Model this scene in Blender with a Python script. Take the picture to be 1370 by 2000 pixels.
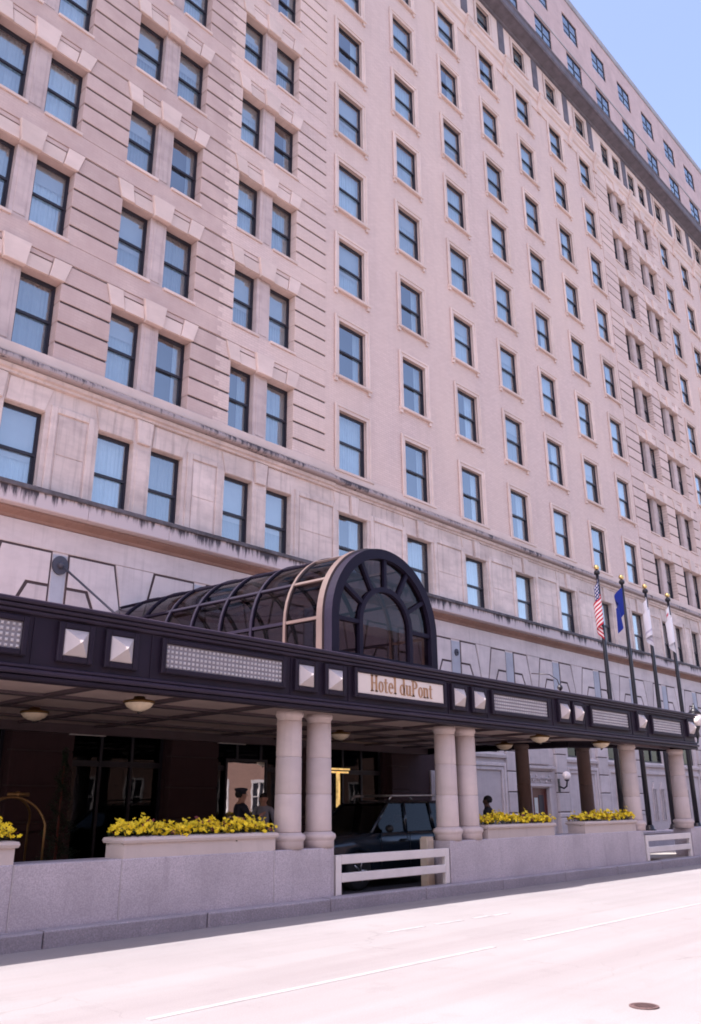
import bpy, bmesh, math, random
from mathutils import Vector, Matrix
random.seed(7)
scene = bpy.context.scene
for o in list(bpy.data.objects): bpy.data.objects.remove(o)
C = scene.collection
R = math.radians

# ------------------------------------------------------------------ camera
CAM_H = 1.65
yaw, pitch, roll = R(46.7827), R(19.2154), R(-0.3492)
Fw = Vector((math.sin(yaw)*math.cos(pitch), math.cos(yaw)*math.cos(pitch), math.sin(pitch)))
rt = Vector((math.cos(yaw), -math.sin(yaw), 0)); up = rt.cross(Fw)
r2 = rt*math.cos(roll) + up*math.sin(roll); u2 = -rt*math.sin(roll) + up*math.cos(roll)
cam = bpy.data.cameras.new('camera'); cam.sensor_fit = 'VERTICAL'; cam.sensor_height = 36
cam.lens = 1645.486/2000*36; cam.clip_start = .05; cam.clip_end = 3000
co = bpy.data.objects.new('camera', cam); C.objects.link(co)
M4 = Matrix(((r2.x, u2.x, -Fw.x, 0), (r2.y, u2.y, -Fw.y, 0), (r2.z, u2.z, -Fw.z, CAM_H), (0, 0, 0, 1)))
co.matrix_world = M4
scene.camera = co

# ------------------------------------------------------------------ light
SUN = Vector((-.562, .114, .819)).normalized()          # towards the sun: just behind the facade, from the left
w = bpy.data.worlds.new('World'); scene.world = w; w.use_nodes = True
nt = w.node_tree; nt.nodes.clear()
sky = nt.nodes.new('ShaderNodeTexSky'); sky.sky_type = 'NISHITA'; sky.sun_disc = False
sky.sun_elevation = math.asin(SUN.z); sky.sun_rotation = math.atan2(SUN.x, SUN.y)
sky.altitude = 30; sky.air_density = 1.0; sky.dust_density = 2.4; sky.ozone_density = 1.2
bg = nt.nodes.new('ShaderNodeBackground'); bg.inputs['Strength'].default_value = .15
ow = nt.nodes.new('ShaderNodeOutputWorld')
tn = nt.nodes.new('ShaderNodeMix'); tn.data_type = 'RGBA'; tn.blend_type = 'MULTIPLY'; tn.inputs[0].default_value = 1; tn.inputs[7].default_value = (1.13, .985, 1.0, 1)   # faded print cast
nt.links.new(sky.outputs[0], tn.inputs[6]); nt.links.new(tn.outputs[2], bg.inputs[0]); nt.links.new(bg.outputs[0], ow.inputs[0])
sl = bpy.data.lights.new('sun', 'SUN'); sl.energy = 4.3; sl.angle = R(.53); sl.color = (1, .94, .91)
so = bpy.data.objects.new('sun', sl); C.objects.link(so); so.rotation_euler = (-SUN).to_track_quat('-Z', 'Y').to_euler()
scene.view_settings.view_transform = 'Standard'; scene.view_settings.look = 'None'
scene.view_settings.gamma = 1; scene.view_settings.exposure = 1.58
scene.render.engine = 'CYCLES'; scene.cycles.filter_width = 1.8

# ------------------------------------------------------------------ materials
def newmat(name):
    m = bpy.data.materials.new(name); m.use_nodes = True
    return m, m.node_tree, m.node_tree.nodes['Principled BSDF']
def N(t, typ, **k):
    n = t.nodes.new(typ)
    for a, b in k.items(): setattr(n, a, b)
    return n
def mixc(t, fac, a, b):
    n = N(t, 'ShaderNodeMix', data_type='RGBA')
    for s, v in ((n.inputs[0], fac), (n.inputs[6], a), (n.inputs[7], b)):
        if hasattr(v, 'type') and hasattr(v, 'node'): t.links.new(v, s)
        else: s.default_value = (*v, 1) if isinstance(v, (tuple, list)) and len(v) == 3 else v
    return n.outputs[2]
def pos(t, sc=(1, 1, 1)):
    g = N(t, 'ShaderNodeNewGeometry'); m = N(t, 'ShaderNodeVectorMath', operation='MULTIPLY'); m.inputs[1].default_value = sc
    t.links.new(g.outputs['Position'], m.inputs[0]); return m.outputs[0]
def noise(t, vec, scale, detail=4, rough=.6):
    n = N(t, 'ShaderNodeTexNoise'); n.inputs['Scale'].default_value = scale; n.inputs['Detail'].default_value = detail; n.inputs['Roughness'].default_value = rough
    t.links.new(vec, n.inputs['Vector']); return n.outputs['Fac']
def ramp(t, fac, lo, hi, a=0., b=1.):
    n = N(t, 'ShaderNodeMapRange'); n.inputs[1].default_value = lo; n.inputs[2].default_value = hi; n.inputs[3].default_value = a; n.inputs[4].default_value = b
    t.links.new(fac, n.inputs[0]); return n.outputs[0]
def bump(t, b, fac, strength=.3, dist=.02):
    n = N(t, 'ShaderNodeBump'); n.inputs['Strength'].default_value = strength; n.inputs['Distance'].default_value = dist
    t.links.new(fac, n.inputs['Height']); t.links.new(n.outputs[0], b.inputs['Normal'])
def plain(name, col, rough=.6, metal=0., var=.12, sc=3., fine=0., bmp=0., spec=.4):
    m, t, b = newmat(name)
    p = pos(t); c = mixc(t, ramp(t, noise(t, p, sc, 5), .3, .7), tuple(v*(1-var) for v in col), tuple(min(1, v*(1+var)) for v in col))
    if fine: c = mixc(t, ramp(t, noise(t, p, 60, 2), .35, .65, 0, fine), c, tuple(v*.45 for v in col))
    t.links.new(c, b.inputs['Base Color']); b.inputs['Roughness'].default_value = rough; b.inputs['Metallic'].default_value = metal
    b.inputs['Specular IOR Level'].default_value = spec
    if bmp: bump(t, b, noise(t, p, 25, 3), bmp)
    return m
def objvar(t, c, lo=.91, hi=1.06):
    oi = N(t, 'ShaderNodeObjectInfo'); r = ramp(t, oi.outputs['Random'], 0, 1, lo, hi)
    n = N(t, 'ShaderNodeVectorMath', operation='SCALE'); t.links.new(c, n.inputs[0]); t.links.new(r, n.inputs['Scale']); return n.outputs[0]
def stone(name, col, stain=.35, var=.1, streak=True):
    m, t, b = newmat(name)
    p = pos(t)
    c = mixc(t, ramp(t, noise(t, p, .9, 6), .3, .7), tuple(v*(1-var) for v in col), tuple(min(1, v*(1+var)) for v in col))
    c = mixc(t, ramp(t, noise(t, pos(t, (.8, .8, 2.2)), 1.3, 5), .45, .8, 0, stain), c, tuple(v*f for v, f in zip(col, (.55, .53, .56))))
    if streak: c = mixc(t, ramp(t, noise(t, pos(t, (5, 5, .35)), 1.6, 4), .52, .8, 0, stain), c, tuple(v*.45 for v in col))
    t.links.new(objvar(t, c), b.inputs['Base Color']); b.inputs['Roughness'].default_value = .85; b.inputs['Specular IOR Level'].default_value = .2
    bump(t, b, noise(t, p, 40, 4), .25, .01)
    return m
def xz(t):
    g = N(t, 'ShaderNodeNewGeometry'); s = N(t, 'ShaderNodeSeparateXYZ'); c = N(t, 'ShaderNodeCombineXYZ')
    t.links.new(g.outputs['Position'], s.inputs[0]); t.links.new(s.outputs['X'], c.inputs['X']); t.links.new(s.outputs['Z'], c.inputs['Y'])
    return c.outputs[0], s.outputs['X'], s.outputs['Z']
def brickmat(name, cols, seam=False):
    m, t, b = newmat(name)
    v, X, Z = xz(t)
    br = N(t, 'ShaderNodeTexBrick'); br.offset = .5; t.links.new(v, br.inputs['Vector'])
    br.inputs['Scale'].default_value = 1; br.inputs['Brick Width'].default_value = .26; br.inputs['Row Height'].default_value = .085
    br.inputs['Mortar Size'].default_value = .008; br.inputs['Mortar Smooth'].default_value = .3; br.inputs['Bias'].default_value = -.1
    c1, c2 = cols
    br.inputs['Color1'].default_value = (*c1, 1); br.inputs['Color2'].default_value = (*c2, 1); br.inputs['Mortar'].default_value = (c1[0]*.72, c1[1]*.7, c1[2]*.7, 1)
    p = pos(t)
    c = mixc(t, ramp(t, noise(t, p, .5, 6), .3, .75, 0, .3), br.outputs['Color'], tuple(v*.72 for v in c1))
    c = mixc(t, ramp(t, noise(t, pos(t, (3, 3, .3)), 1.1, 4), .5, .8, 0, .30), c, tuple(v*.6 for v in c1))
    c = mixc(t, ramp(t, noise(t, pos(t, (.25, .25, .12)), 1, 3), .35, .65, 0, .45), c, (c1[0]*1.02, c1[1]*1.0, c1[2]*.93))
    c = mixc(t, ramp(t, noise(t, p, 6, 3), .6, .75, 0, .18), c, tuple(v*.62 for v in c1))
    if seam:   # uncleaned, greyer brick up to a toothed seam in the pier between the second and third window pairs
        zz = N(t, 'ShaderNodeMath', operation='PINGPONG'); zz.inputs[1].default_value = .17; t.links.new(Z, zz.inputs[0])
        st = N(t, 'ShaderNodeMath', operation='GREATER_THAN'); st.inputs[1].default_value = .085; t.links.new(zz.outputs[0], st.inputs[0])
        ad = N(t, 'ShaderNodeMath', operation='MULTIPLY_ADD'); ad.inputs[1].default_value = .16; t.links.new(st.outputs[0], ad.inputs[0]); t.links.new(X, ad.inputs[2])
        lt = N(t, 'ShaderNodeMath', operation='LESS_THAN'); lt.inputs[1].default_value = 13.75; t.links.new(ad.outputs[0], lt.inputs[0])
        f = N(t, 'ShaderNodeMath', operation='MULTIPLY'); t.links.new(lt.outputs[0], f.inputs[0]); t.links.new(ramp(t, noise(t, p, 1.4, 5), .25, .7, .35, 1.), f.inputs[1])
        c = mixc(t, f.outputs[0], c, (c1[0]*.70, c1[1]*.66, c1[2]*.66))
    t.links.new(objvar(t, c, .93, 1.05) if seam else c, b.inputs['Base Color']); b.inputs['Roughness'].default_value = .9; b.inputs['Specular IOR Level'].default_value = .15
    bump(t, b, br.outputs['Fac'], -.35, .008)
    return m
BRK = ((.64, .50, .465), (.575, .44, .41))
m_brick = brickmat('buff brick', BRK)
m_brickp = brickmat('banded pier brick', BRK, True)
m_groove = plain('soiled joint', (.065, .045, .048), .95)
m_lime = stone('limestone', (.60, .49, .455), .6, .14)
m_mull = stone('mullion stone', (.50, .40, .385), .5)
m_trim = stone('pale terracotta trim', (.62, .49, .445), .22, .08, False)
m_brown = stone('brown stone with painted shade', (.06, .034, .038), .3)  # dark brown puts the canopy's shade into the stone colour
m_base = stone('grey limestone base', (.53, .46, .455), .36)
m_strip = stone('blue grey limestone strip', (.37, .38, .43), .25)
m_attic = stone('attic brick render', (.50, .375, .365), .25)
m_cornice = plain('weathered dark cornice', (.12, .105, .125), .7, 0, .25, 2)
m_coping = stone('grey coping', (.33, .32, .34), .3)
def soiledmat(name, ztop, zrange, clean):
    # soot that has run down from the weathered top edge in uneven drips
    m, t, b = newmat(name)
    g = N(t, 'ShaderNodeNewGeometry'); sp_ = N(t, 'ShaderNodeSeparateXYZ'); t.links.new(g.outputs['Position'], sp_.inputs[0])
    zf = ramp(t, sp_.outputs['Z'], ztop-zrange, ztop, -.16, .2)
    n1 = noise(t, pos(t, (5, 5, .5)), 1.5, 5, .7); n2 = ramp(t, noise(t, pos(t, (1, 1, .2)), .55, 4), .3, .7, -.22, .15)
    f = N(t, 'ShaderNodeMath', operation='ADD'); t.links.new(n1, f.inputs[0]); t.links.new(zf, f.inputs[1])
    f2 = N(t, 'ShaderNodeMath', operation='ADD'); t.links.new(f.outputs[0], f2.inputs[0]); t.links.new(n2, f2.inputs[1])
    c = mixc(t, ramp(t, f2.outputs[0], .46, .62), clean, (.045, .038, .05))
    t.links.new(c, b.inputs['Base Color']); b.inputs['Roughness'].default_value = .9; bump(t, b, noise(t, pos(t), 30, 4), .3, .01)
    return m
m_belt = soiledmat('sooty belt course stone', 12.05, .35, (.33, .27, .27))
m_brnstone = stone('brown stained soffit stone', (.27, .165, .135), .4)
m_soil = soiledmat('soot streaked ledge stone', 8.72, .5, (.46, .39, .40))
m_soot = plain('soot blackened stone', (.085, .075, .085), .9, 0, .5, 4)
m_frame = plain('black window paint', (.018, .017, .028), .45, 0, .15, 2)
m_curtain = plain('sheer curtain', (.47, .52, .55), .9, 0, .1, 2)
t_ = m_curtain.node_tree; b_ = t_.nodes['Principled BSDF']; l_ = b_.inputs['Base Color'].links[0].from_socket; t_.links.new(objvar(t_, l_, .55, 1.25), b_.inputs['Base Color'])
m_blind = plain('roller blind', (.42, .43, .44), .9, 0, .05, 2)
m_room = plain('dim room', (.05, .06, .08), .9)
def glassmat(name, tint, base=.1, ior=1.9, rough=.015):
    m = bpy.data.materials.new(name); m.use_nodes = True; t = m.node_tree; t.nodes.clear()
    o = N(t, 'ShaderNodeOutputMaterial'); mx = N(t, 'ShaderNodeMixShader'); tr = N(t, 'ShaderNodeBsdfTransparent'); gl = N(t, 'ShaderNodeBsdfGlossy')
    fr = N(t, 'ShaderNodeFresnel'); ge = N(t, 'ShaderNodeNewGeometry')     # same reflectance from both sides of the thin pane
    mi_ = N(t, 'ShaderNodeMapRange'); mi_.inputs[3].default_value = ior; mi_.inputs[4].default_value = 1/ior; t.links.new(ge.outputs['Backfacing'], mi_.inputs[0]); t.links.new(mi_.outputs[0], fr.inputs['IOR'])
    ad = N(t, 'ShaderNodeMath', operation='ADD'); ad.inputs[1].default_value = base; ad.use_clamp = True; t.links.new(fr.outputs[0], ad.inputs[0])
    tr.inputs[0].default_value = (*tint, 1); gl.inputs['Roughness'].default_value = rough; gl.inputs[0].default_value = (.92, .96, 1, 1)
    bp = N(t, 'ShaderNodeBump'); bp.inputs['Strength'].default_value = .015; bp.inputs['Distance'].default_value = .05
    t.links.new(noise(t, pos(t), 1.6, 2), bp.inputs['Height']); t.links.new(bp.outputs[0], gl.inputs['Normal'])
    t.links.new(ad.outputs[0], mx.inputs[0]); t.links.new(tr.outputs[0], mx.inputs[1]); t.links.new(gl.outputs[0], mx.inputs[2]); t.links.new(mx.outputs[0], o.inputs[0])
    return m
m_glass = glassmat('window glass', (.74, .83, .88), .22, 1.6)
m_smoke = glassmat('smoked vault glass', (.30, .27, .29), .0, 1.28)
m_dark_glass = glassmat('dark entrance glass', (.10, .09, .11), .0, 1.33)
m_canopy = plain('aubergine brown metal', (.016, .010, .020), .55, 0, .2, 1.5, 0, 0, .2)
m_canopy2 = plain('aubergine moulding', (.030, .020, .036), .5, 0, .15, 1.5, 0, 0, .25)
m_vault = plain('vault rib with painted sunlight', (.095, .065, .063), .45, .0, .08, 2)  # lighter copy: sunlight on the first bay put into the rib colour
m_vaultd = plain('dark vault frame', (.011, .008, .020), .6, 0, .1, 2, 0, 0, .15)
m_pyr = plain('satin nickel stud', (.50, .44, .43), .45, .15, .06, 4)
m_panel = plain('bulb panel grey', (.22, .20, .215), .6, 0, .1, 8)
m_bulb = plain('milk glass bulb', (.50, .47, .47), .3)
m_sign = plain('sign board cream', (.70, .60, .53), .5, 0, .03, 3)
m_gold = plain('gilt letters', (.40, .22, .11), .45, .3, .08, 6)
m_soffit = plain('soffit panel', (.58, .43, .385), .7, 0, .1, 1.5)
m_beam = plain('soffit beam', (.09, .06, .068), .6, 0, .15, 1.5)
m_col = stone('pale granite column', (.56, .465, .445), .28, .08)
def granite(name, col):
    m, t, b = newmat(name); p = pos(t)
    c = mixc(t, ramp(t, noise(t, p, 55, 3, .8), .35, .65), tuple(v*.72 for v in col), tuple(v*1.25 for v in col))
    c = mixc(t, ramp(t, noise(t, p, 24, 2), .62, .72, 0, .5), c, (.55, .45, .45))
    c = mixc(t, ramp(t, noise(t, p, 1.2, 5), .4, .75, 0, .55), c, tuple(v*.62 for v in col))
    c = mixc(t, ramp(t, noise(t, pos(t, (6, 6, .5)), 1.1, 4), .55, .75, 0, .35), c, tuple(v*.5 for v in col))
    t.links.new(c, b.inputs['Base Color']); b.inputs['Roughness'].default_value = .6; b.inputs['Specular IOR Level'].default_value = .3
    return m
m_granite = granite('grey granite', (.46, .405, .44))
m_kerb = granite('kerb granite', (.30, .27, .30))
m_planter = stone('planter stone', (.50, .42, .39), .2, .06)
m_mortar = plain('pale joint', (.5, .45, .46), .9)
m_white = plain('white gate paint', (.66, .60, .58), .5, 0, .06, 3, .1)
m_post = plain('weathered cream post', (.52, .42, .33), .7, 0, .15, 5)
m_black = plain('black pole paint', (.012, .011, .016), .35, 0, .1, 3)
m_brass = plain('brass', (.17, .095, .035), .45, .8, .08, 5)
m_goldball = plain('gilt ball', (.78, .58, .25), .22, .9)
m_bowl = plain('alabaster bowl', (.74, .60, .44), .4, 0, .12, 9)
m_leaf = plain('pansy leaves', (.035, .065, .022), .6, 0, .4, 30)
m_yellow = plain('yellow petals', (.88, .63, .02), .6, 0, .2, 25)
m_maroon = plain('maroon petals', (.16, .03, .04), .6, 0, .2, 25)
m_topi = plain('clipped evergreen', (.022, .04, .022), .7, 0, .5, 20)
m_soilp = plain('potting soil', (.04, .03, .025), 1)
m_wood = plain('red brown door', (.11, .030, .022), .4, 0, .25, 4)
m_paper = plain('pale notice', (.55, .56, .52), .8)
m_disc = plain('lead grey disc', (.05, .05, .07), .6)
m_globe = plain('opal globe', (.80, .70, .66), .25)

# ------------------------------------------------------------------ mesh helpers
class MB:
    def __init__(s): s.v = []; s.f = []; s.mi = []; s.sm = []
    def add(s, vs, fs, mi=0, smooth=False):
        b = len(s.v); s.v += [tuple(p) for p in vs]
        for f in fs: s.f.append([b+i for i in f]); s.mi.append(mi); s.sm.append(smooth)
        return s
    def box(s, x0, x1, y0, y1, z0, z1, mi=0):
        return s.add([(x0,y0,z0),(x1,y0,z0),(x1,y1,z0),(x0,y1,z0),(x0,y0,z1),(x1,y0,z1),(x1,y1,z1),(x0,y1,z1)],
                     [(0,3,2,1),(4,5,6,7),(0,1,5,4),(1,2,6,5),(2,3,7,6),(3,0,4,7)], mi)
    def bev(s, x0, x1, y0, y1, z0, z1, e=.01, mi=0):     # front face (-y) with a chamfered edge
        a = [(x0,y1,z0),(x1,y1,z0),(x1,y1,z1),(x0,y1,z1)]; b = [(x0,y0+e,z0),(x1,y0+e,z0),(x1,y0+e,z1),(x0,y0+e,z1)]
        c = [(x0+e,y0,z0+e),(x1-e,y0,z0+e),(x1-e,y0,z1-e),(x0+e,y0,z1-e)]
        fs = [(8,9,10,11),(3,2,1,0)]
        for i in range(4):
            j = (i+1) % 4; fs += [(i, j, 4+j, 4+i), (4+i, 4+j, 8+j, 8+i)]
        return s.add(a+b+c, fs, mi)
    def poly(s, pts, y0, y1, mi=0, e=.012):              # polygon in X-Z (counter-clockwise seen from -y), extruded y0 (front) to y1
        n = len(pts); cx = sum(p[0] for p in pts)/n; cz = sum(p[1] for p in pts)/n
        def sh(p):
            d = math.hypot(p[0]-cx, p[1]-cz) or 1; k = 1-e/d; return (cx+(p[0]-cx)*k, cz+(p[1]-cz)*k)
        v = [(p[0], y1, p[1]) for p in pts]+[(p[0], y0+e, p[1]) for p in pts]+[(sh(p)[0], y0, sh(p)[1]) for p in pts]
        fs = [list(range(2*n, 3*n)), list(range(n-1, -1, -1))]
        for i in range(n):
            j = (i+1) % n; fs += [(i, j, n+j, n+i), (n+i, n+j, 2*n+j, 2*n+i)]
        return s.add(v, fs, mi)
    def prism(s, pts, y0, y1, mi=0):
        n = len(pts); v = [(p[0], y0, p[1]) for p in pts]+[(p[0], y1, p[1]) for p in pts]
        return s.add(v, [list(range(n)), list(range(2*n-1, n-1, -1))]+[(i, n+i, n+(i+1) % n, (i+1) % n) for i in range(n)], mi)
    def prof_x(s, prof, x0, x1, mi=0):                   # profile [(y,z)] swept along x, closed loop
        n = len(prof); v = [(x0, y, z) for y, z in prof]+[(x1, y, z) for y, z in prof]
        fs = [(i, (i+1) % n, n+(i+1) % n, n+i) for i in range(n)]+[list(range(n-1, -1, -1)), list(range(n, 2*n))]
        return s.add(v, fs, mi)
    def lathe(s, prof, c=(0,0,0), seg=20, mi=0, smooth=True):   # profile [(r,z)]
        v = []; fs = []
        for r, z in prof:
            for k in range(seg):
                a = 2*math.pi*k/seg; v.append((c[0]+r*math.cos(a), c[1]+r*math.sin(a), c[2]+z))
        for i in range(len(prof)-1):
            for k in range(seg):
                j = (k+1) % seg; fs.append((i*seg+k, i*seg+j, (i+1)*seg+j, (i+1)*seg+k))
        if prof[0][0] > 1e-4: fs.append(list(range(seg-1, -1, -1)))
        if prof[-1][0] > 1e-4: fs.append([(len(prof)-1)*seg+k for k in range(seg)])
        return s.add(v, fs, mi, smooth)
    def tube(s, pts, r, seg=8, mi=0, smooth=True):
        pts = [Vector(p) for p in pts]; n = len(pts); rr = r if isinstance(r, (list, tuple)) else [r]*n
        v = []; fs = []; prev = None
        for i, p in enumerate(pts):
            d = (pts[min(i+1, n-1)]-pts[max(i-1, 0)]).normalized()
            a = prev-d*prev.dot(d) if prev else d.orthogonal()
            if a.length < 1e-5: a = d.orthogonal()
            a.normalize(); prev = a; b = d.cross(a)
            for k in range(seg):
                t = 2*math.pi*k/seg; v.append(p+(a*math.cos(t)+b*math.sin(t))*rr[i])
        for i in range(n-1):
            for k in range(seg):
                j = (k+1) % seg; fs.append((i*seg+k, i*seg+j, (i+1)*seg+j, (i+1)*seg+k))
        fs += [list(range(seg-1, -1, -1)), [(n-1)*seg+k for k in range(seg)]]
        return s.add(v, fs, mi, smooth)
    def sphere(s, c, r, seg=14, ring=9, mi=0, sc=(1,1,1)):
        v = []; fs = []
        for i in range(ring+1):
            ph = math.pi*i/ring
            for k in range(seg):
                a = 2*math.pi*k/seg; v.append((c[0]+r*sc[0]*math.sin(ph)*math.cos(a), c[1]+r*sc[1]*math.sin(ph)*math.sin(a), c[2]-r*sc[2]*math.cos(ph)))
        for i in range(ring):
            for k in range(seg):
                j = (k+1) % seg; fs.append((i*seg+k, i*seg+j, (i+1)*seg+j, (i+1)*seg+k))
        return s.add(v, fs, mi, True)
    def mesh(s, name, mats):
        me = bpy.data.meshes.new(name); me.from_pydata(s.v, [], s.f)
        for m in (mats if isinstance(mats, (list, tuple)) else [mats]): me.materials.append(m)
        me.polygons.foreach_set('material_index', s.mi); me.polygons.foreach_set('use_smooth', s.sm); me.update()
        bm = bmesh.new(); bm.from_mesh(me); bmesh.ops.remove_doubles(bm, verts=bm.verts, dist=1e-5); bmesh.ops.recalc_face_normals(bm, faces=bm.faces); bm.to_mesh(me); bm.free()
        return me
    def obj(s, name, mats, parent=None, loc=(0,0,0), rz=0): return link(name, s.mesh(name, mats), parent, loc, rz)
def link(name, me, parent=None, loc=(0,0,0), rz=0):
    o = bpy.data.objects.new(name, me); C.objects.link(o); o.parent = parent; o.location = loc; o.rotation_euler = (0, 0, rz); return o
def tag(o, label, cat, group=None):
    o['label'] = label; o['category'] = cat
    if group: o['group'] = group
    return o
def thing(name, label, cat, loc=(0,0,0), rz=0, group=None): return tag(link(name, None, None, loc, rz), label, cat, group)
def struct(o): o['kind'] = 'structure'; return o
def stuff(o): o['kind'] = 'stuff'; return o

# ------------------------------------------------------------------ ground, road, pavement
def roadmat():
    m, t, b = newmat('sun bleached asphalt concrete')
    p = pos(t)
    c = mixc(t, ramp(t, noise(t, p, .35, 6), .3, .7), (.205, .188, .194), (.245, .226, .232))
    c = mixc(t, ramp(t, noise(t, pos(t, (.06, 1.1, 1)), 1.0, 4), .46, .66, 0, .55), c, (.172, .146, .150))      # tyre polished lanes
    c = mixc(t, ramp(t, noise(t, p, 1.7, 5, .7), .56, .72, 0, .4), c, (.15, .13, .134))                            # oil and water stains
    c = mixc(t, ramp(t, noise(t, p, 70, 3, .8), .42, .62, 0, .4), c, (.14, .122, .126))                             # aggregate
    vo = N(t, 'ShaderNodeTexVoronoi', feature='DISTANCE_TO_EDGE'); vo.inputs['Scale'].default_value = .32
    wv = N(t, 'ShaderNodeVectorMath', operation='MULTIPLY_ADD'); nn = N(t, 'ShaderNodeTexNoise'); nn.inputs['Scale'].default_value = 1.4; nn.inputs['Detail'].default_value = 5
    t.links.new(p, nn.inputs['Vector']); t.links.new(nn.outputs['Color'], wv.inputs[0]); wv.inputs[1].default_value = (.9, .9, 0); t.links.new(p, wv.inputs[2]); t.links.new(wv.outputs[0], vo.inputs['Vector'])
    f = N(t, 'ShaderNodeMath', operation='MULTIPLY'); t.links.new(ramp(t, vo.outputs['Distance'], .0, .005, .3, 0), f.inputs[0]); t.links.new(ramp(t, noise(t, p, .4, 2), .48, .6), f.inputs[1])
    c = mixc(t, f.outputs[0], c, (.07, .06, .06))
    t.links.new(c, b.inputs['Base Color']); b.inputs['Roughness'].default_value = .9
    bump(t, b, noise(t, p, 90, 3), .4, .012); return m
m_road = roadmat()
m_ground = plain('city ground', (.16, .155, .15), .95)
m_pave = plain('concrete pavement', (.34, .31, .29), .9, 0, .1, 2, .15)
m_paint = plain('worn lane paint', (.29, .272, .278), .7, 0, .15, 6, .4)
struct(MB().add([(-800,-800,-.02),(900,-800,-.02),(900,900,-.02),(-800,900,-.02)], [(0,1,2,3)]).obj('ground', m_ground))
struct(MB().add([(-120,-1.5,0),(220,-1.5,0),(220,10.8,0),(-120,10.8,0)], [(0,1,2,3)]).obj('road', m_road))
struct(MB().box(-120, 220, -5.6, -1.5, -.01, .15).obj('pavement', m_pave))
# hotel forecourt: drive and walk
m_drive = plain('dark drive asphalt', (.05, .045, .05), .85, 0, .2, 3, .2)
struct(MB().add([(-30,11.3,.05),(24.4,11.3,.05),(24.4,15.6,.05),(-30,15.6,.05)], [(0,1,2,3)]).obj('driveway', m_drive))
struct(MB().box(-30, 80, 15.6, 18.9, 0, .2).box(24.4, 80, 10.97, 15.6, 0, .2).obj('pavement', m_pave))
kerb = struct(link('kerb', None))
ks = MB().bev(0, 2.52, 0, .25, -.05, .2, .018).mesh('kerb_stone', m_kerb)
x = -9.39
while x < 60:
    link('kerb_stone', ks, kerb, (x, 10.72+random.uniform(-.006, .006), random.uniform(-.006, .004))); x += 2.535
def paint(name, x0, x1, y0, y1, z=.003):
    return struct(MB().box(x0, x1, y0, y1, -.003, z).obj(name, m_paint))
for a, b in ((-6, -1), (4.6, 9.6), (10.3, 27), (30, 50)): paint('lane_line', a, b, 6.60, 6.69)
for a, b, y in ((9.7, 10.5, 8.42), (10.75, 11.4, 8.40), (11.7, 12.1, 8.40), (12.2, 12.6, 8.36)): paint('worn_line', a, b, y, y+.09)
mh = thing('manhole_cover', 'small round rusty manhole cover in the sunlit road', 'manhole cover', (7.73, 3.83, 0))
m_rust = plain('rusty iron', (.10, .06, .06), .7, .2, .3, 14)
MB().lathe([(.125, .003), (.125, .010), (.105, .010), (.105, .006)], seg=24, smooth=False).obj('ring', m_rust, mh)
cv = MB().lathe([(.10, .003), (.10, .009), (0, .009)], seg=24, smooth=False)
for i in range(-3, 4):
    hw = math.sqrt(max(0, .09**2-(i*.025)**2)); cv.box(-hw, hw, i*.025-.006, i*.025+.006, .009, .014)
cv.obj('cover', m_rust, mh)

# ------------------------------------------------------------------ hotel building
FY = 18.34
hotel = thing('hotel_building', 'tall pinkish brick and limestone hotel with many rows of sash windows', 'building', (0, FY, 0))
# all hotel meshes below are in coordinates relative to the facade plane (y = 0 is the wall face, y < 0 stands proud)
PAIRS = [1.77, 5.90, 10.02, 14.15]; PAIRS2 = [43.76, 47.58]
PW = 1.06; PG = 1.60
SING = [18.95+3.545*k for k in range(7)]; SING2 = [51.65+3.56*k for k in range(5)]
SW = 1.40; WH = 2.22
def rowz(k): return 12.36+3.56*(k-2)
X0, X1 = -2., 70.
def wall(name, x0, x1, z0, z1, holes, mat, depth=.2, y=0., back=None):
    xs = sorted({x0, x1, *[h[0] for h in holes], *[h[1] for h in holes]}); zs = sorted({z0, z1, *[h[2] for h in holes], *[h[3] for h in holes]})
    m = MB(); hs = [(h[0]+1e-6, h[1]-1e-6, h[2]+1e-6, h[3]-1e-6) for h in holes]
    for i in range(len(xs)-1):
        for j in range(len(zs)-1):
            cx = (xs[i]+xs[i+1])/2; cz = (zs[j]+zs[j+1])/2
            if any(h[0] < cx < h[1] and h[2] < cz < h[3] for h in hs): continue
            m.add([(xs[i],y,zs[j]),(xs[i+1],y,zs[j]),(xs[i+1],y,zs[j+1]),(xs[i],y,zs[j+1])], [(0,1,2,3)])
    for a, b, c, d in holes:
        yy = y+depth
        m.add([(a,y,c),(a,yy,c),(a,yy,d),(a,y,d)], [(0,1,2,3)]); m.add([(b,y,c),(b,y,d),(b,yy,d),(b,yy,c)], [(0,1,2,3)])
        m.add([(a,y,d),(a,yy,d),(b,yy,d),(b,y,d)], [(0,1,2,3)]); m.add([(a,y,c),(b,y,c),(b,yy,c),(a,yy,c)], [(0,1,2,3)])
    return m.obj(name, mat, hotel)
def pair_holes(pl, rows, z0=None, z1=None):
    hs = []
    for L in pl:
        for k in rows:
            a = rowz(k) if z0 is None else z0; b = a+WH if z1 is None else z1
            hs += [(L, L+PG+PW, a, b)] if z0 is None else [(L, L+PW, a, b), (L+PG, L+PG+PW, a, b)]
    return hs
def sing_holes(sl, rows, z0=None, z1=None, wd=SW, off=0):
    hs = []
    for L in sl:
        for k in rows:
            a = rowz(k) if z0 is None else z0; b = a+WH if z1 is None else z1
            hs.append((L+off, L+off+wd, a, b))
    return hs
ROWS = range(2, 10)
R1a, R1b = 8.62, 10.86
R10a, R10b = 41.25, 42.95
PE = 18.27; P2A, P2B = 42.15, 50.98
BZ0, BZ1 = 12.28, 39.55
wall('brick_wall', X0, PE, BZ0, BZ1, pair_holes(PAIRS, ROWS), m_brickp, .40)
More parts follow.
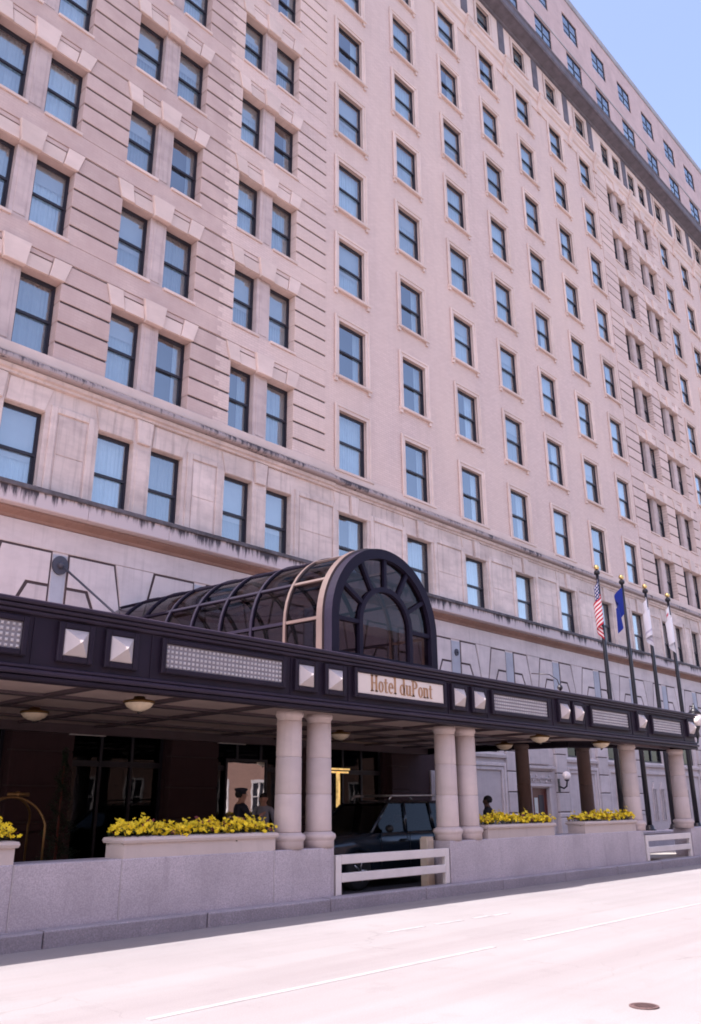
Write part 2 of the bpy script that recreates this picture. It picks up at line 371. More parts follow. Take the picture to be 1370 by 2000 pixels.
wall('brick_wall', PE, P2A, BZ0, BZ1, sing_holes(SING, ROWS), m_brick)
wall('brick_wall', P2A, P2B, BZ0, BZ1, pair_holes(PAIRS2, ROWS), m_brick, .40)
wall('brick_wall', P2B, X1, BZ0, BZ1, sing_holes(SING2, ROWS), m_brick)
h1 = pair_holes(PAIRS+PAIRS2, [0], R1a, R1b)+sing_holes(SING+SING2, [0], R1a, R1b)
wall('stone_wall', X0, X1, 8.3, BZ0, h1, m_lime, .32)
h10 = pair_holes(PAIRS+PAIRS2, [0], R10a, R10b)+sing_holes(SING+SING2, [0], R10a, R10b, 1.2, .1)
wall('frieze_wall', X0, X1, BZ1, 43.4, h10, m_trim, .16)
AT = [36.35+3.9*k for k in range(-6, 9)]
hA = [(x, x+1.95, 46.15, 47.95) for x in AT]+[(x, x+1.95, 49.6, 51.4) for x in AT]
wall('attic_wall', X0, X1, 43.4, 52.9, hA, m_attic, .12)
# sides, back and roof of the block
MB().add([(X0,0,0),(X0,26,0),(X0,26,53),(X0,0,53)], [(3,2,1,0)]).add([(X1,0,0),(X1,26,0),(X1,26,53),(X1,0,53)], [(0,1,2,3)]).add([(X0,26,0),(X1,26,0),(X1,26,53),(X0,26,53)], [(1,0,3,2)]).add([(X0,.1,53),(X1,.1,53),(X1,26,53),(X0,26,53)], [(0,1,2,3)]).add([(X0,.75,0),(X1,.75,0),(X1,.75,52.8),(X0,.75,52.8)], [(0,1,2,3)], 1).obj('rear_wall', [m_attic, m_room], hotel)
MB().prof_x([(.3,52.9),(-.06,52.9),(-.08,53.0),(-.08,53.38),(-.02,53.45),(.3,53.45)], X0, X1).obj('coping', m_coping, hotel)
MB().prof_x([(.02,48.02),(-.04,48.02),(-.04,48.12),(.02,48.16)], X0, X1).obj('string_course', m_coping, hotel)
# main cornice
MB().prof_x([(.02,43.35),(-.10,43.38),(-.14,43.5),(-.62,43.62),(-.74,43.62),(-.80,43.70),(-.80,44.10),(-.86,44.16),(-.86,44.24),(.02,44.5)], X0, X1).obj('cornice', m_cornice, hotel)
# lower string course with consoles
MB().prof_x([(.02,39.45),(-.05,39.47),(-.07,39.6),(-.05,39.62),(-.06,40.05),(-.14,40.1),(-.16,40.28),(-.26,40.42),(-.28,40.62),(-.04,40.72),(.02,40.72)], X0, X1).obj('string_course', m_trim, hotel)
cm = MB().prof_x([(0,39.45),(-.10,39.4),(-.17,39.55),(-.13,39.8),(-.2,40.05),(-.34,40.3),(-.36,40.55),(0,40.55)], -.17, .17).bev(-.21, .21, -.39, 0, 40.55, 40.7, .02).mesh('console', m_trim)
CX_ = [SING[k]+SW/2+1.77 for k in range(6)]+[PE+.02, P2A+.1, P2B-.1, 47.0]+[SING2[k]+SW/2+1.77 for k in range(4)]
for x in CX_: link('console', cm, hotel, (x, 0, 0))
pm = MB().bev(-.29, .29, -.05, .02, 41.2, 43.34, .02).mesh('pilaster_panel', m_cornice)
for x in CX_: link('pilaster_panel', pm, hotel, (x, 0, 0))

# --- windows
def sash_mesh(wd, ht, cross=False, dy=0.):
    m = MB(); f = .065; y0, y1 = .10+dy, .19+dy
    if cross: y0, y1 = .04, .11
    m.box(0, f, y0, y1, 0, ht).box(wd-f, wd, y0, y1, 0, ht).box(f, wd-f, y0, y1, ht-f-.03, ht).box(f, wd-f, y0, y1, 0, f+.02)
    if cross:
        m.box(wd/2-.035, wd/2+.035, y0+.005, y1-.005, f, ht-f).box(f, wd/2-.035, y0+.01, y1-.01, ht*.52-.03, ht*.52+.03).box(wd/2+.035, wd-f, y0+.01, y1-.01, ht*.52-.03, ht*.52+.03)
        m.box(f, wd/2-.035, y0+.015, y1-.015, ht*.2, ht*.2+.03).box(wd/2+.035, wd-f, y0+.015, y1-.015, ht*.2, ht*.2+.03)
    else:
        m.box(f, wd-f, y0-.01, y1-.03, ht*.5-.035, ht*.5+.035)
        m.box(f, f+.035, y0+.02, y1-.02, ht*.5, ht-f).box(wd-f-.035, wd-f, y0+.02, y1-.02, ht*.5, ht-f)
        m.box(f, f+.04, y0+.03, y1, f, ht*.5).box(wd-f-.04, wd-f, y0+.03, y1, f, ht*.5)
    return m.mesh('window', m_frame)
def pane_mesh(wd, z0, z1, y):
    return MB().add([(.06,y,z0),(wd-.06,y,z0),(wd-.06,y,z1),(.06,y,z1)], [(0,1,2,3)]).mesh('pane', m_glass)
def curtain_mesh(wd, ht, kind, dy=0.):
    m = MB(); n = int(wd/.022)
    y = .30+dy; v = []; fs = []
    part = {0: 0, 1: .0, 2: .32, 3: .0, 4: .5}[kind]                       # how far the two halves are drawn apart
    def sheet(a, b, z0, z1, amp, mi):
        k = max(6, int((b-a)/.02)); v = []; fs = []
        for i in range(k+1):
            x = a+(b-a)*i/k; yy = y+amp*math.sin(i*1.15+a*9)+amp*.6*math.sin(i*.47+b*5)
            v += [(x, yy, z0), (x, yy*1.02, z1)]
        for i in range(k): fs.append((2*i, 2*i+2, 2*i+3, 2*i+1))
        m.add(v, fs, mi, True)
    if kind == 1: m.box(0, wd, .26+dy, .262+dy, ht*.42, ht, 1); sheet(0, wd, 0, ht*.6, .014, 0)
    elif kind == 3: m.box(0, wd, .26+dy, .262+dy, ht*.72, ht, 1); sheet(0, wd, 0, ht*.8, .013, 0)
    elif kind in (2, 4): sheet(0, wd*.5-part*wd*.5, 0, ht, .016, 0); sheet(wd*.5+part*wd*.5, wd, 0, ht, .016, 0)
    else: sheet(0, wd*.52, 0, ht, .012, 0); sheet(wd*.5, wd, 0, ht, .014, 0)
    return m.mesh('curtain', [m_curtain, m_blind])
def window_kit(wd, ht, cross=False, dy=0.):
    k = {'f': sash_mesh(wd, ht, cross, dy)}
    if cross: k['p'] = [pane_mesh(wd, .06, ht-.06, .075)]
    else: k['p'] = [pane_mesh(wd, ht*.5, ht-.06, .13+dy), pane_mesh(wd, .06, ht*.5, .165+dy)]
    k['c'] = [curtain_mesh(wd, ht, i, dy) for i in (0, 1, 2, 3, 4)]
    return k
def surround(wd, ht):
    m = MB(); a = .19
    for (x0, x1, z0, z1) in ((-a, 0, 0, ht+a), (wd, wd+a, 0, ht+a), (0, wd, ht, ht+a)):
        m.bev(x0, x1, -.045, .03, z0, z1, .012)
    b = .07
    for (x0, x1, z0, z1) in ((-a-.03, -a+b, 0, ht+a+.03), (wd+a-b, wd+a+.03, 0, ht+a+.03), (-a+b, wd+a-b, ht+a-b, ht+a+.03)):
        m.bev(x0, x1, -.075, -.03, z0, z1, .012)
    return m.mesh('surround', m_trim)
def sillm(wd, ov=.26, pr=.13, h=.12, mat=None):
    return MB().prof_x([(.10,-.0),(-pr,-.02),(-pr,-h+.02),(-pr+.03,-h),(.02,-h)], -ov, wd+ov).box(-ov+.02, -ov+.16, -.08, .01, -h-.14, -h).box(wd+ov-.16, wd+ov-.02, -.08, .01, -h-.14, -h).mesh('sill', mat or m_trim)
def sillp(wd): return MB().prof_x([(.30,0),(-.085,-.015),(-.085,-.095),(.02,-.11)], -.03, wd+.03).mesh('sill', m_trim)
kits = {'P': window_kit(PW, WH, False, .18), 'S': window_kit(SW, WH), 'P1': window_kit(PW, R1b-R1a, False, .1), 'S1': window_kit(SW, R1b-R1a, False, .1), 'P10': window_kit(PW, R10b-R10a), 'S10': window_kit(1.2, R10b-R10a), 'A': window_kit(1.95, 1.8, True)}
sur = {'S': surround(SW, WH), 'S10': surround(1.2, R10b-R10a)}; sil = {'S': sillm(SW), 'S10': sillm(1.2), 'P': sillp(PW)}
def put_window(kind, x, z, cur=None, noc=False):
    k = kits[kind]; wo = link('window', k['f'], hotel, (x, 0, z))
    for p in k['p']: link('pane', p, wo)
    c = random.choice((0, 0, 0, 0, 1, 3, 3, 2, 4)) if cur is None else cur
    link('curtain', k['c'][c], wo)
    if kind in sur: link('surround', sur[kind], wo)
    if kind in sil: link('sill', sil[kind], wo)
for L in PAIRS+PAIRS2:
    for k in ROWS:
        put_window('P', L, rowz(k)); put_window('P', L+PG, rowz(k))
    put_window('P1', L, R1a, random.choice((0, 1))); put_window('P1', L+PG, R1a, random.choice((0, 1)))
for L in PAIRS2:
    put_window('P10', L, R10a); put_window('P10', L+PG, R10a)
for L in PAIRS:
    put_window('P10', L, R10a); put_window('P10', L+PG, R10a)
for L in SING+SING2:
    for k in ROWS: put_window('S', L, rowz(k))
    put_window('S1', L, R1a, random.choice((0, 2))); put_window('S10', L+.1, R10a)
for x in AT:
    if x < 24: continue
    put_window('A', x, 46.15); put_window('A', x, 49.6)
# --- pavilion piers: brick bands, mullions, splayed lintels, spandrel courses
def pier_list(pl, a0, a1):
    e = [a0]+[v for L in pl for v in (L, L+PG+PW)]+[a1]
    return [(e[i], e[i+1]) for i in range(0, len(e), 2)]
SP = .17
LV = ((-.10, .435), (.505, 1.03), (1.10, 1.625), (1.695, 2.20))
def band(x0, x1, z0, z1): return MB().bev(x0-.014, x1+.014, -.036, .27, z0, z1, .01).mesh('brick_band', m_brickp)
for pl, a0, a1 in ((PAIRS, 4.32, PE), (PAIRS2, P2A, P2B)):
    pieces = pier_list(pl, a0, a1) if pl is PAIRS2 else [(4.34, 5.90)]+pier_list(pl, a0, a1)[2:]
    for p0, p1 in pieces:
        g0 = 0 if abs(p0-a0) < .1 else 1; g1 = 0 if abs(p1-a1) < .1 else 1
        if p0 == 4.34: g0 = 1
        bands = [band(p0+(.0), p1-(.0), z0, z1) for z0, z1 in LV]
        q0, q1 = p0+(SP+.03)*g0, p1-(SP+.03)*g1
        bands.append(MB().poly([(p0+.05*g0, 2.265), (p1-.05*g1, 2.265), (q1, 2.79), (q0, 2.79)], -.036, 0).mesh('brick_band', m_brickp))
        backs = MB().box(p0+.01, p1-.01, -.004, 0, -.1, 2.84).mesh('joint_back', m_groove)
        for k in ROWS:
            for me in bands: link('brick_band', me, hotel, (0, 0, rowz(k)))
            link('joint_back', backs, hotel, (0, 0, rowz(k)))
    sx0, sx1 = (X0, a1) if pl is PAIRS else (a0, a1)
    sp = MB().bev(sx0, sx1, -.036, 0, 2.86, 3.455, .012).mesh('spandrel_band', m_brickp)
    for k in ROWS: link('spandrel_band', sp, hotel, (0, 0, rowz(k)))
# pier right end strip of the brick bands reads as a plain margin up to the first single window
LW = PG+PW
T0, T1 = 2.235, 2.815
lint_parts = [('lintel_stone', MB().poly([(.40, T0), (1.03, T0), (1.0, 2.64), (.34, 2.64)], -.055, 0).mesh('lintel_stone', m_trim)), ('lintel_stone', MB().poly([(LW-1.03, T0), (LW-.40, T0), (LW-.34, 2.64), (LW-1.0, 2.64)], -.055, 0).mesh('lintel_stone', m_trim)),
              ('brick_fill', MB().poly([(.33, 2.69), (.985, 2.69), (.965, T1), (.31, T1)], -.036, 0).mesh('brick_fill', m_brickp)), ('brick_fill', MB().poly([(LW-.985, 2.69), (LW-.33, 2.69), (LW-.31, T1), (LW-.965, T1)], -.036, 0).mesh('brick_fill', m_brickp)),
              ('joint_back', MB().box(.2, LW-.2, -.006, 0, 2.62, 2.72).mesh('joint_back', m_groove))]
key_me = MB().poly([(1.045, T0-.05), (LW-1.045, T0-.05), (LW-.955, T1+.05), (.955, T1+.05)], -.14, 0, 0, .02).mesh('keystone', m_trim)
endl_me = MB().poly([(-.04, T0), (.385, T0), (.29, T1), (-SP-.03, T1)], -.085, 0, 0, .015).mesh('end_stone', m_trim)
endr_me = MB().poly([(LW-.385, T0), (LW+.04, T0), (LW+SP+.03, T1), (LW-.29, T1)], -.085, 0, 0, .015).mesh('end_stone', m_trim)
mul_me = MB().box(PW-.004, PG+.004, .09, .37, .004, WH-.004).bev(PW+.10, PG-.10, .07, .1, .12, WH-.12, .015).mesh('mullion_pier', m_mull)
for L in PAIRS+PAIRS2:
    for k in ROWS:
        for nm, me in lint_parts+[('keystone', key_me), ('end_stone', endl_me), ('end_stone', endr_me)]: link(nm, me, hotel, (L, 0, rowz(k)))
        link('mullion_pier', mul_me, hotel, (L, 0, rowz(k)))
# --- second-floor stone stage: belt course, panels, keystones, ledge
def belt(x0, x1, d):
    MB().prof_x([(.02,12.02),(-.07-d,12.02),(-.09-d,12.06),(-.09-d,12.30),(-.05-d,12.33),(.02,12.33)], x0, x1).obj('sill_course', m_trim, hotel)
    MB().prof_x([(.02,11.72),(-.26-d,11.76),(-.30-d,11.80),(-.30-d,11.88),(-.27-d,11.93),(-.08-d,12.02),(.02,12.02)], x0, x1).obj('belt_course', m_belt, hotel)
    MB().prof_x([(.02,11.52),(-.04-d,11.54),(-.05-d,11.60),(-.12-d,11.63),(-.15-d,11.72),(.02,11.72)], x0, x1).obj('belt_moulding', m_lime, hotel)
belt(X0, PE+.35, .05); belt(PE+.352, P2A, 0); belt(P2A+.002, P2B, .05); belt(P2B+.002, X1, 0)
allw = sorted([(L, L+LW) for L in PAIRS+PAIRS2]+[(L, L+SW) for L in SING+SING2])
for (a, b), (c, d) in zip(allw, allw[1:]):
    x0, x1 = b+.30, c-.30
    if x1-x0 < .25: continue
    m = MB()   # raised frame round a recessed panel
    for r in ((x0-.17, x0, 8.7, 11.10), (x1, x1+.17, 8.7, 11.10), (x0, x1, 10.93, 11.10)): m.bev(r[0], r[1], -.05, 0, r[2], r[3], .015)
    po = m.obj('stone_panel', m_lime, hotel)
    MB().bev(x0+.05, x1-.05, -.018, 0, 9.85, 10.88, .01).bev(x0+.05, x1-.05, -.022, 0, 8.75, 9.83, .01).obj('slab', m_lime, po)
def key1(xc, wt):
    return MB().poly([(xc-wt*.38, 10.84), (xc+wt*.38, 10.84), (xc+wt*.5, 11.52), (xc-wt*.5, 11.52)], -.10, 0, 0, .02).obj('keystone', m_lime, hotel)
for L in PAIRS+PAIRS2:
    key1(L+LW/2, .52)
    for s in (-1, 1):
        MB().poly([(L+LW/2+s*.30+(-.02 if s < 0 else 0)-(0 if s > 0 else 1.0), 10.87), (L+LW/2+s*.30+(1.0 if s > 0 else 0), 10.87), (L+LW/2+s*.34+(1.12 if s > 0 else 0), 11.50), (L+LW/2+s*.34-(1.12 if s < 0 else 0), 11.50)], -.03, 0).obj('lintel_stone', m_lime, hotel)
    MB().box(L+PW+.004, L+PG-.004, -.02, .0, R1a, R1b).bev(L+PW+.1, L+PG-.1, -.04, 0, R1a+.25, R1b-.2, .015).obj('mullion_pier', m_lime, hotel)
for L in SING+SING2:
    key1(L+SW/2, .38)
    for s in (-1, 1):
        a = L+SW/2+s*.22; b = L+SW/2+s*.86; c = L+SW/2+s*.98; d = L+SW/2+s*.25
        pts = [(a, 10.87), (b, 10.87), (c, 11.50), (d, 11.50)]
        MB().poly(pts if s > 0 else pts[::-1], -.03, 0).obj('lintel_stone', m_lime, hotel)
# projecting ledge: sections along the front
xx = X0
while xx < X1:
    x2 = min(xx+2.35, X1); ld = MB().prof_x([(.02,8.12),(-.30,8.22),(-.42,8.22),(-.44,8.24),(-.44,8.62),(-.48,8.64),(-.48,8.70),(.02,8.80)], xx, x2-.012).obj('ledge_stone', m_soil, hotel); xx = x2
MB().prof_x([(.02,8.701),(-.485,8.60),(-.50,8.62),(-.50,8.70),(-.45,8.73),(.02,8.83)], X0+.01, X1-.01).obj('ledge_cap', m_soot, hotel)
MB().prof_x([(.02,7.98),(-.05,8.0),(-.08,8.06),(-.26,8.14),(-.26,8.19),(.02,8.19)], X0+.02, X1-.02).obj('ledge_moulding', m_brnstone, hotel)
# ground storey wall and the splayed joint pattern above it
BAY = []     # ground floor openings
PC = [9.36-4.13*k for k in range(2, -1, -1)]+[13.49, 17.62]+[21.55+3.545*k for k in range(6)]+[42.9, 46.7, 50.5, 54.2, 57.75, 61.3, 64.9]
def gopen():
    hs = []
    for a, b in zip(PC, PC[1:]):
        if a > 20 and b < 25.5: continue          # solid stone bay beside the entrance
        hs.append((a+(.76 if a < 18 else .6), b-(.76 if b < 18 else .6), .25, 5.6))
    return hs
wall('stone_wall', X0, X1, 3.45, 8.3, [(h[0], h[1], 3.45, h[3]) for h in gopen() if not (25 < h[0] < 47)]+[(PC[i]+.4, PC[i+1]-1.1, 3.5, 5.6) for i in range(6, 12) if i != 7], m_base, .25)
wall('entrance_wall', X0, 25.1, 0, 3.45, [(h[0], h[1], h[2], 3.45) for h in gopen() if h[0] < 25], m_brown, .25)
wall('stone_wall', 25.1, X1, 0, 3.45, [(h[0], h[1], h[2], 3.45) for h in gopen() if h[0] > 47]+[(29.5, 30.8, .2, 2.25)], m_base, .25)
for i, xc in enumerate(PC):
    hw = 1.44 if xc < 18 else 1.22; sw = .2 if xc < 18 else .27
    zt, zm, zb = 7.35, 6.56, 5.75
    po = MB().bev(xc-sw+.02, xc+sw-.02, -.02, 0, zb, 7.34, .01).obj('stone_strip', m_strip, hotel)
    for s in (-1, 1):
        k = lambda pts: pts if s > 0 else pts[::-1]
        MB().prism(k([(xc+s*(sw+.05), zm+.045), (xc+s*(sw+.60), zm+.045), (xc+s*(sw+.985), zb), (xc+s*(hw+.36), zb), (xc+s*hw, zt), (xc+s*(sw+.05), zt)]), -.028, 0).obj('voussoir', m_base, hotel)
        MB().poly(k([(xc+s*(sw+.05), zb), (xc+s*(sw+.90), zb), (xc+s*(sw+.53), zm-.03), (xc+s*(sw+.05), zm-.03)]), -.028, 0, 0, .006).obj('voussoir', m_base, hotel)
        # dark rebate behind the joints
        MB().poly(k([(xc+s*sw, zb), (xc+s*(hw+.40), zb), (xc+s*(hw+.055), zt+.06), (xc+s*sw, zt+.06)]), -.006, 0, 0, .001).obj('joint_back', m_groove, hotel)
for a, b in zip(PC, PC[1:]):
    ha = 1.44 if a < 18 else 1.22; hb = 1.44 if b < 18 else 1.22
    if b-hb-a-ha < .25: continue
    MB().poly([(a+ha+.42, 5.75), (b-hb-.42, 5.75), (b-hb-.075, 7.40), (a+ha+.075, 7.40)], -.028, 0, 0, .006).obj('voussoir', m_base, hotel)
MB().bev(X0, X1, -.03, 0, 7.412, 7.985, .01).obj('frieze_band', m_base, hotel)
# ground floor pilasters in courses
pcs = MB().bev(-.43, .43, -.22, 0, 0, .70, .02).mesh('pilaster_stone', m_base); pln = MB().bev(-.52, .52, -.30, 0, 0, .95, .03).bev(-.48, .48, -.26, 0, .955, 1.14, .04).mesh('plinth', m_base)
gb = MB().box(-.41, .41, -.19, 0, 1.2, 5.6).mesh('joint_back', m_groove)
pcsw = MB().bev(-.74, .74, -.22, 0, 0, .70, .02).mesh('pilaster_stone', m_base); plnw = MB().bev(-.82, .82, -.30, 0, 0, .95, .03).bev(-.78, .78, -.26, 0, .955, 1.14, .04).mesh('plinth', m_base)
def recol(me, m): n = me.copy(); n.materials[0] = m; return n
pcsb, plnb, pcsc, plnc = recol(pcsw, m_brown), recol(plnw, m_brown), recol(pcs, m_brown), recol(pln, m_brown)  # brown copies carry the shade under the canopy in their colour
gbw = MB().box(-.72, .72, -.19, 0, 1.2, 5.6).mesh('joint_back', m_groove)
for xc in PC:
    wide = xc < 17
    if xc < 24:
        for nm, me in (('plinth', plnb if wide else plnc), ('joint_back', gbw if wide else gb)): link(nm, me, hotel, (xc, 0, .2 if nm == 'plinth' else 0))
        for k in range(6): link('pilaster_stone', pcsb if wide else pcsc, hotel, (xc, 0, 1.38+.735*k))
        continue
    link('plinth', pln, hotel, (xc-.35, .10, .2)); link('joint_back', gb, hotel, (xc-.35, .10, 0))
    for k in range(6): link('pilaster_stone', pcs, hotel, (xc-.35, .10, 1.38+.735*k))
# dark glazing of the ground floor bays on the left
for h in gopen():
    if 25 < h[0] < 47: continue
    a, b, c, d = h
    m = MB(); n = 3
    for i in range(n+1): x = a+(b-a-.07)*i/n; m.box(x, x+.07, .12, .22, c, d)
    m.box(a, b, .125, .215, 2.55, 2.68).box(a, b, .125, .215, c, c+.28).box(a, b, .125, .215, d-.1, d).box(a, b, .13, .21, 3.4, 3.46)
    wo = m.obj('window', m_frame, hotel)
    for i in range(n):
        x = a+(b-a-.07)*i/n; MB().add([(x+.06,.17,c+.2),(x+(b-a)/n,.17,c+.2),(x+(b-a)/n,.17,d-.05),(x+.06,.17,d-.05)], [(0,1,2,3)]).obj('pane', m_dark_glass, wo)
# visible bays on the right: framed panels, door, lancets, upper windows
def bayx(i): return PC[i]+.1, PC[i+1]-.8
for i in range(6, 12):
    a, b = bayx(i)
    if i == 7: continue
    wz = MB(); x0, x1 = PC[i]+.4, PC[i+1]-1.1
    wz.box(x0, x0+.07, .1, .2, 3.5, 5.6).box(x1-.07, x1, .1, .2, 3.5, 5.6).box((x0+x1)/2-.04, (x0+x1)/2+.04, .1, .2, 3.5, 5.6).box(x0, x1, .11, .19, 3.5, 3.58).box(x0, x1, .11, .19, 4.6, 4.68)
    wo = wz.obj('window', m_frame, hotel); MB().add([(x0,.16,3.5),(x1,.16,3.5),(x1,.16,5.6),(x0,.16,5.6)], [(0,1,2,3)]).obj('pane', m_dark_glass, wo)
    MB().prof_x([(.0,3.28),(-.10,3.3),(-.12,3.4),(.0,3.48)], a, b).obj('sill', m_base, hotel)
    if i in (6, 8):
        fr = MB()
        for q, y in ((0, -.10), (.14, -.065)):
            w_ = .13
            fr.bev(a+.02+q, a+.02+q+w_, y, 0, .9, 3.12-q, .02).bev(b-.02-q-w_, b-.02-q, y, 0, .9, 3.12-q, .02).bev(a+.02+q+w_, b-.02-q-w_, y, 0, 3.12-q-w_, 3.12-q, .02)
        fr.obj('panel_frame', m_base, hotel)
    else:
        xm = (a+b)/2; fr = MB()
        for q in (-.42, .42):
            fr.box(xm+q-.20, xm+q-.16, -.06, 0, .9, 2.3).box(xm+q+.16, xm+q+.20, -.06, 0, .9, 2.3).poly([(xm+q-.20, 2.3), (xm+q+.20, 2.3), (xm+q, 2.62)], -.07, 0)
            fr.box(xm+q-.03, xm+q+.03, -.05, 0, .9, 2.3)
        fr.bev(a+.05, a+.22, -.08, 0, .9, 3.1, .02).bev(b-.22, b-.05, -.08, 0, .9, 3.1, .02).bev(a+.22, b-.22, -.08, 0, 2.95, 3.1, .02)
        lo = fr.obj('lancet_frame', m_base, hotel)
        for q in (-.42, .42):
            for s in (-.095, .095): MB().box(xm+q+s-.06, xm+q+s+.06, -.012, -.004, .95, 2.28).obj('pane', m_frame, lo)
# door bay
dx = 29.5
do = MB().box(dx, dx+.10, .08, .16, .2, 2.25).box(dx+1.2, dx+1.3, .08, .16, .2, 2.25).box(dx+.1, dx+1.2, .08, .16, 2.13, 2.25).box(dx+.1, dx+1.2, .1, .15, .2, 2.13).obj('door', m_wood, hotel)
MB().box(dx+.38, dx+.62, .085, .098, 1.2, 1.9).obj('notice', m_paper, do)
MB().box(dx+.72, dx+1.08, .09, .099, .9, 2.0).obj('pane', m_frame, do)
MB().tube([(dx+1.1,.07,1.0), (dx+1.1,.07,1.3)], .012).obj('handle', m_brass, do)
fr = MB().bev(dx-.2, dx, -.09, 0, .2, 2.3, .02).bev(dx+1.3, dx+1.5, -.09, 0, .2, 2.3, .02).bev(dx-.2, dx+1.5, -.11, 0, 2.3, 2.42, .02)
fr.bev(dx-.25, dx+1.55, -.06, 0, 2.43, 2.86, .02).prof_x([(0,2.87),(-.1,2.9),(-.22,2.98),(-.22,3.06),(0,3.1)], dx-.35, dx+1.65).bev(dx-.1, dx+1.4, -.12, 0, 3.12, 3.75, .04)
fo = fr.obj('door_surround', m_base, hotel)
orn = MB()
for k in range(13):
    xk = dx-.15+k*.135; orn.sphere((xk, -.07, 2.56+.10*math.sin(k*1.9)+.05), .075, 8, 6, 0, (1, .5, .8)); orn.tube([(xk-.06,-.08,2.52), (xk,-.10,2.66), (xk+.09,-.08,2.58)], .022, 6)
orn.obj('carved_frieze', m_base, fo)
# entrance: brass door frame, its reflected light added as glow, and pale name boards
m_warm, t_, b_ = newmat('brass with painted glow'); b_.inputs['Base Color'].default_value = (.8, .55, .2, 1); b_.inputs['Emission Color'].default_value = (1, .62, .22, 1); b_.inputs['Emission Strength'].default_value = 1.
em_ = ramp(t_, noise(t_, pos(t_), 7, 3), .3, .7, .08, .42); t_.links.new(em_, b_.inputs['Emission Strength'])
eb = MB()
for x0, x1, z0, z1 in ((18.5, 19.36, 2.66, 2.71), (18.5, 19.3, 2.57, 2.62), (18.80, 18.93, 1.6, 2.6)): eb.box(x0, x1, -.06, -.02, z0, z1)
eo = eb.obj('glowing_brass_frame', m_warm, hotel)  # brass door frame; emission imitates the light it reflects
for x in (9.93, 14.15):
    MB().bev(x, x+.9, -.32, -.24, 3.20, 3.34, .01).box(x+.1, x+.14, -.26, 0, 3.25, 3.29).box(x+.76, x+.80, -.26, 0, 3.25, 3.29).obj('pale_board', m_white, hotel)
m_mirror = glassmat('mirrored door glass', (.05, .045, .05), .42, 1.5)
dg_ = MB().box(14.70, 14.76, .06, .12, .3, 2.86).box(16.10, 16.16, .06, .12, .3, 2.86).box(14.76, 16.10, .06, .12, 2.80, 2.86).box(14.76, 16.10, .06, .12, .3, .45).obj('entrance_door', m_frame, hotel)
MB().add([(14.75,.09,.44),(16.11,.09,.44),(16.11,.09,2.81),(14.75,.09,2.81)], [(0,1,2,3)]).obj('pane', m_mirror, dg_)
MB().bev(23.3, 24.3, -.07, 0, 1.7, 2.75, .02).box(23.42, 24.18, -.08, -.07, 1.82, 2.63).obj('display_case', [m_base], hotel)
MB().box(23.5, 24.1, -.09, -.081, 1.9, 2.5).obj('pane', m_frame, hotel)

# ------------------------------------------------------------------ entrance canopy
can = thing('entrance_canopy', 'long dark aubergine canopy over the hotel drive with studded fascia', 'canopy', (0, 0, 0))
CX0, CX1 = -3., 26.8
CF = 10.68
fa = MB().box(CX0, CX1, CF, CF+.16, 3.30, 4.10)
seg = [-2.1, 2.3, 5.2, 7.05, 9.85, 11.28, 14.28, 15.68, 18.42, 20.0, 22.6, 23.55, 26.0]
for x in seg: fa.box(x-.012, x+.012, CF-.012, CF, 3.34, 4.06)
fa.obj('fascia', m_canopy, can)
def mould(z0, z1, y, nm='moulding', mat=m_canopy2): return MB().prof_x([(CF+.1, z0), (CF-y+.02, z0), (CF-y, z0+.02), (CF-y, z1-.015), (CF-y+.02, z1), (CF+.1, z1)], CX0, CX1+y*.8).obj(nm, mat, can)
mould(4.08, 4.14, .05); mould(4.145, 4.20, .09); mould(4.205, 4.27, .13)
mould(3.36, 3.42, .05); mould(3.29, 3.355, .09); mould(3.215, 3.285, .05, 'moulding', m_canopy)
# end return of the fascia and the roof slab
rp = [(CX0, CF+.05), (CX1, CF+.05), (CX1+.1, 11.95), (24.3, 12.05), (23.1, 13.0), (22.75, 14.4), (22.75, 17.0), (22.75, 18.3), (CX0, 18.3)]
def slab(pts, z0, z1, nm, mat):
    n = len(pts); v = [(x, y, z0) for x, y in pts]+[(x, y, z1) for x, y in pts]
    return MB().add(v, [list(range(n-1, -1, -1)), list(range(n, 2*n))]+[(i, (i+1) % n, n+(i+1) % n, n+i) for i in range(n)]).obj(nm, mat, can)
slab(rp, 3.42, 4.05, 'roof_slab', m_soffit)
ep = [rp[i] for i in range(1, 8)]
em = MB()
for (x0, y0), (x1, y1) in zip(ep, ep[1:]):
    d = Vector((x1-x0, y1-y0, 0)).normalized(); n_ = Vector((d.y, -d.x, 0))
    for z0, z1, o_ in ((3.22, 4.16, .04), (3.28, 3.36, .1), (4.16, 4.27, .11)):
        p = [Vector((x0, y0, 0))-d*.03, Vector((x1, y1, 0))+d*.03]; q = [a+n_*o_ for a in p]
        em.add([(*p[0].xy, z0), (*p[1].xy, z0), (*q[1].xy, z0), (*q[0].xy, z0), (*p[0].xy, z1), (*p[1].xy, z1), (*q[1].xy, z1), (*q[0].xy, z1)], [(0,1,2,3), (7,6,5,4), (0,4,5,1), (1,5,6,2), (2,6,7,3), (3,7,4,0)])
em.obj('end_fascia', m_canopy, can)
# soffit beams: across and along
bmx = MB().box(-.07, .07, 10.9, 18.2, 3.365, 3.43).mesh('soffit_beam', m_beam); 
x = -2.3
while x < 22.6:
    if not 11.2 < x < 13.9: link('soffit_beam', bmx, can, (x, 0, 0))
    x += 1.83
for y, z in ((11.75, 3.36), (13.4, 3.37), (15.1, 3.37), (16.7, 3.37), (18.0, 3.22)): MB().box(CX0, 22.7, y-.1, y+.1, z, 3.44).obj('soffit_beam', m_beam, can)
MB().box(22.7, CX1, 11.5, 11.7, 3.26, 3.44).obj('soffit_beam', m_beam, can)
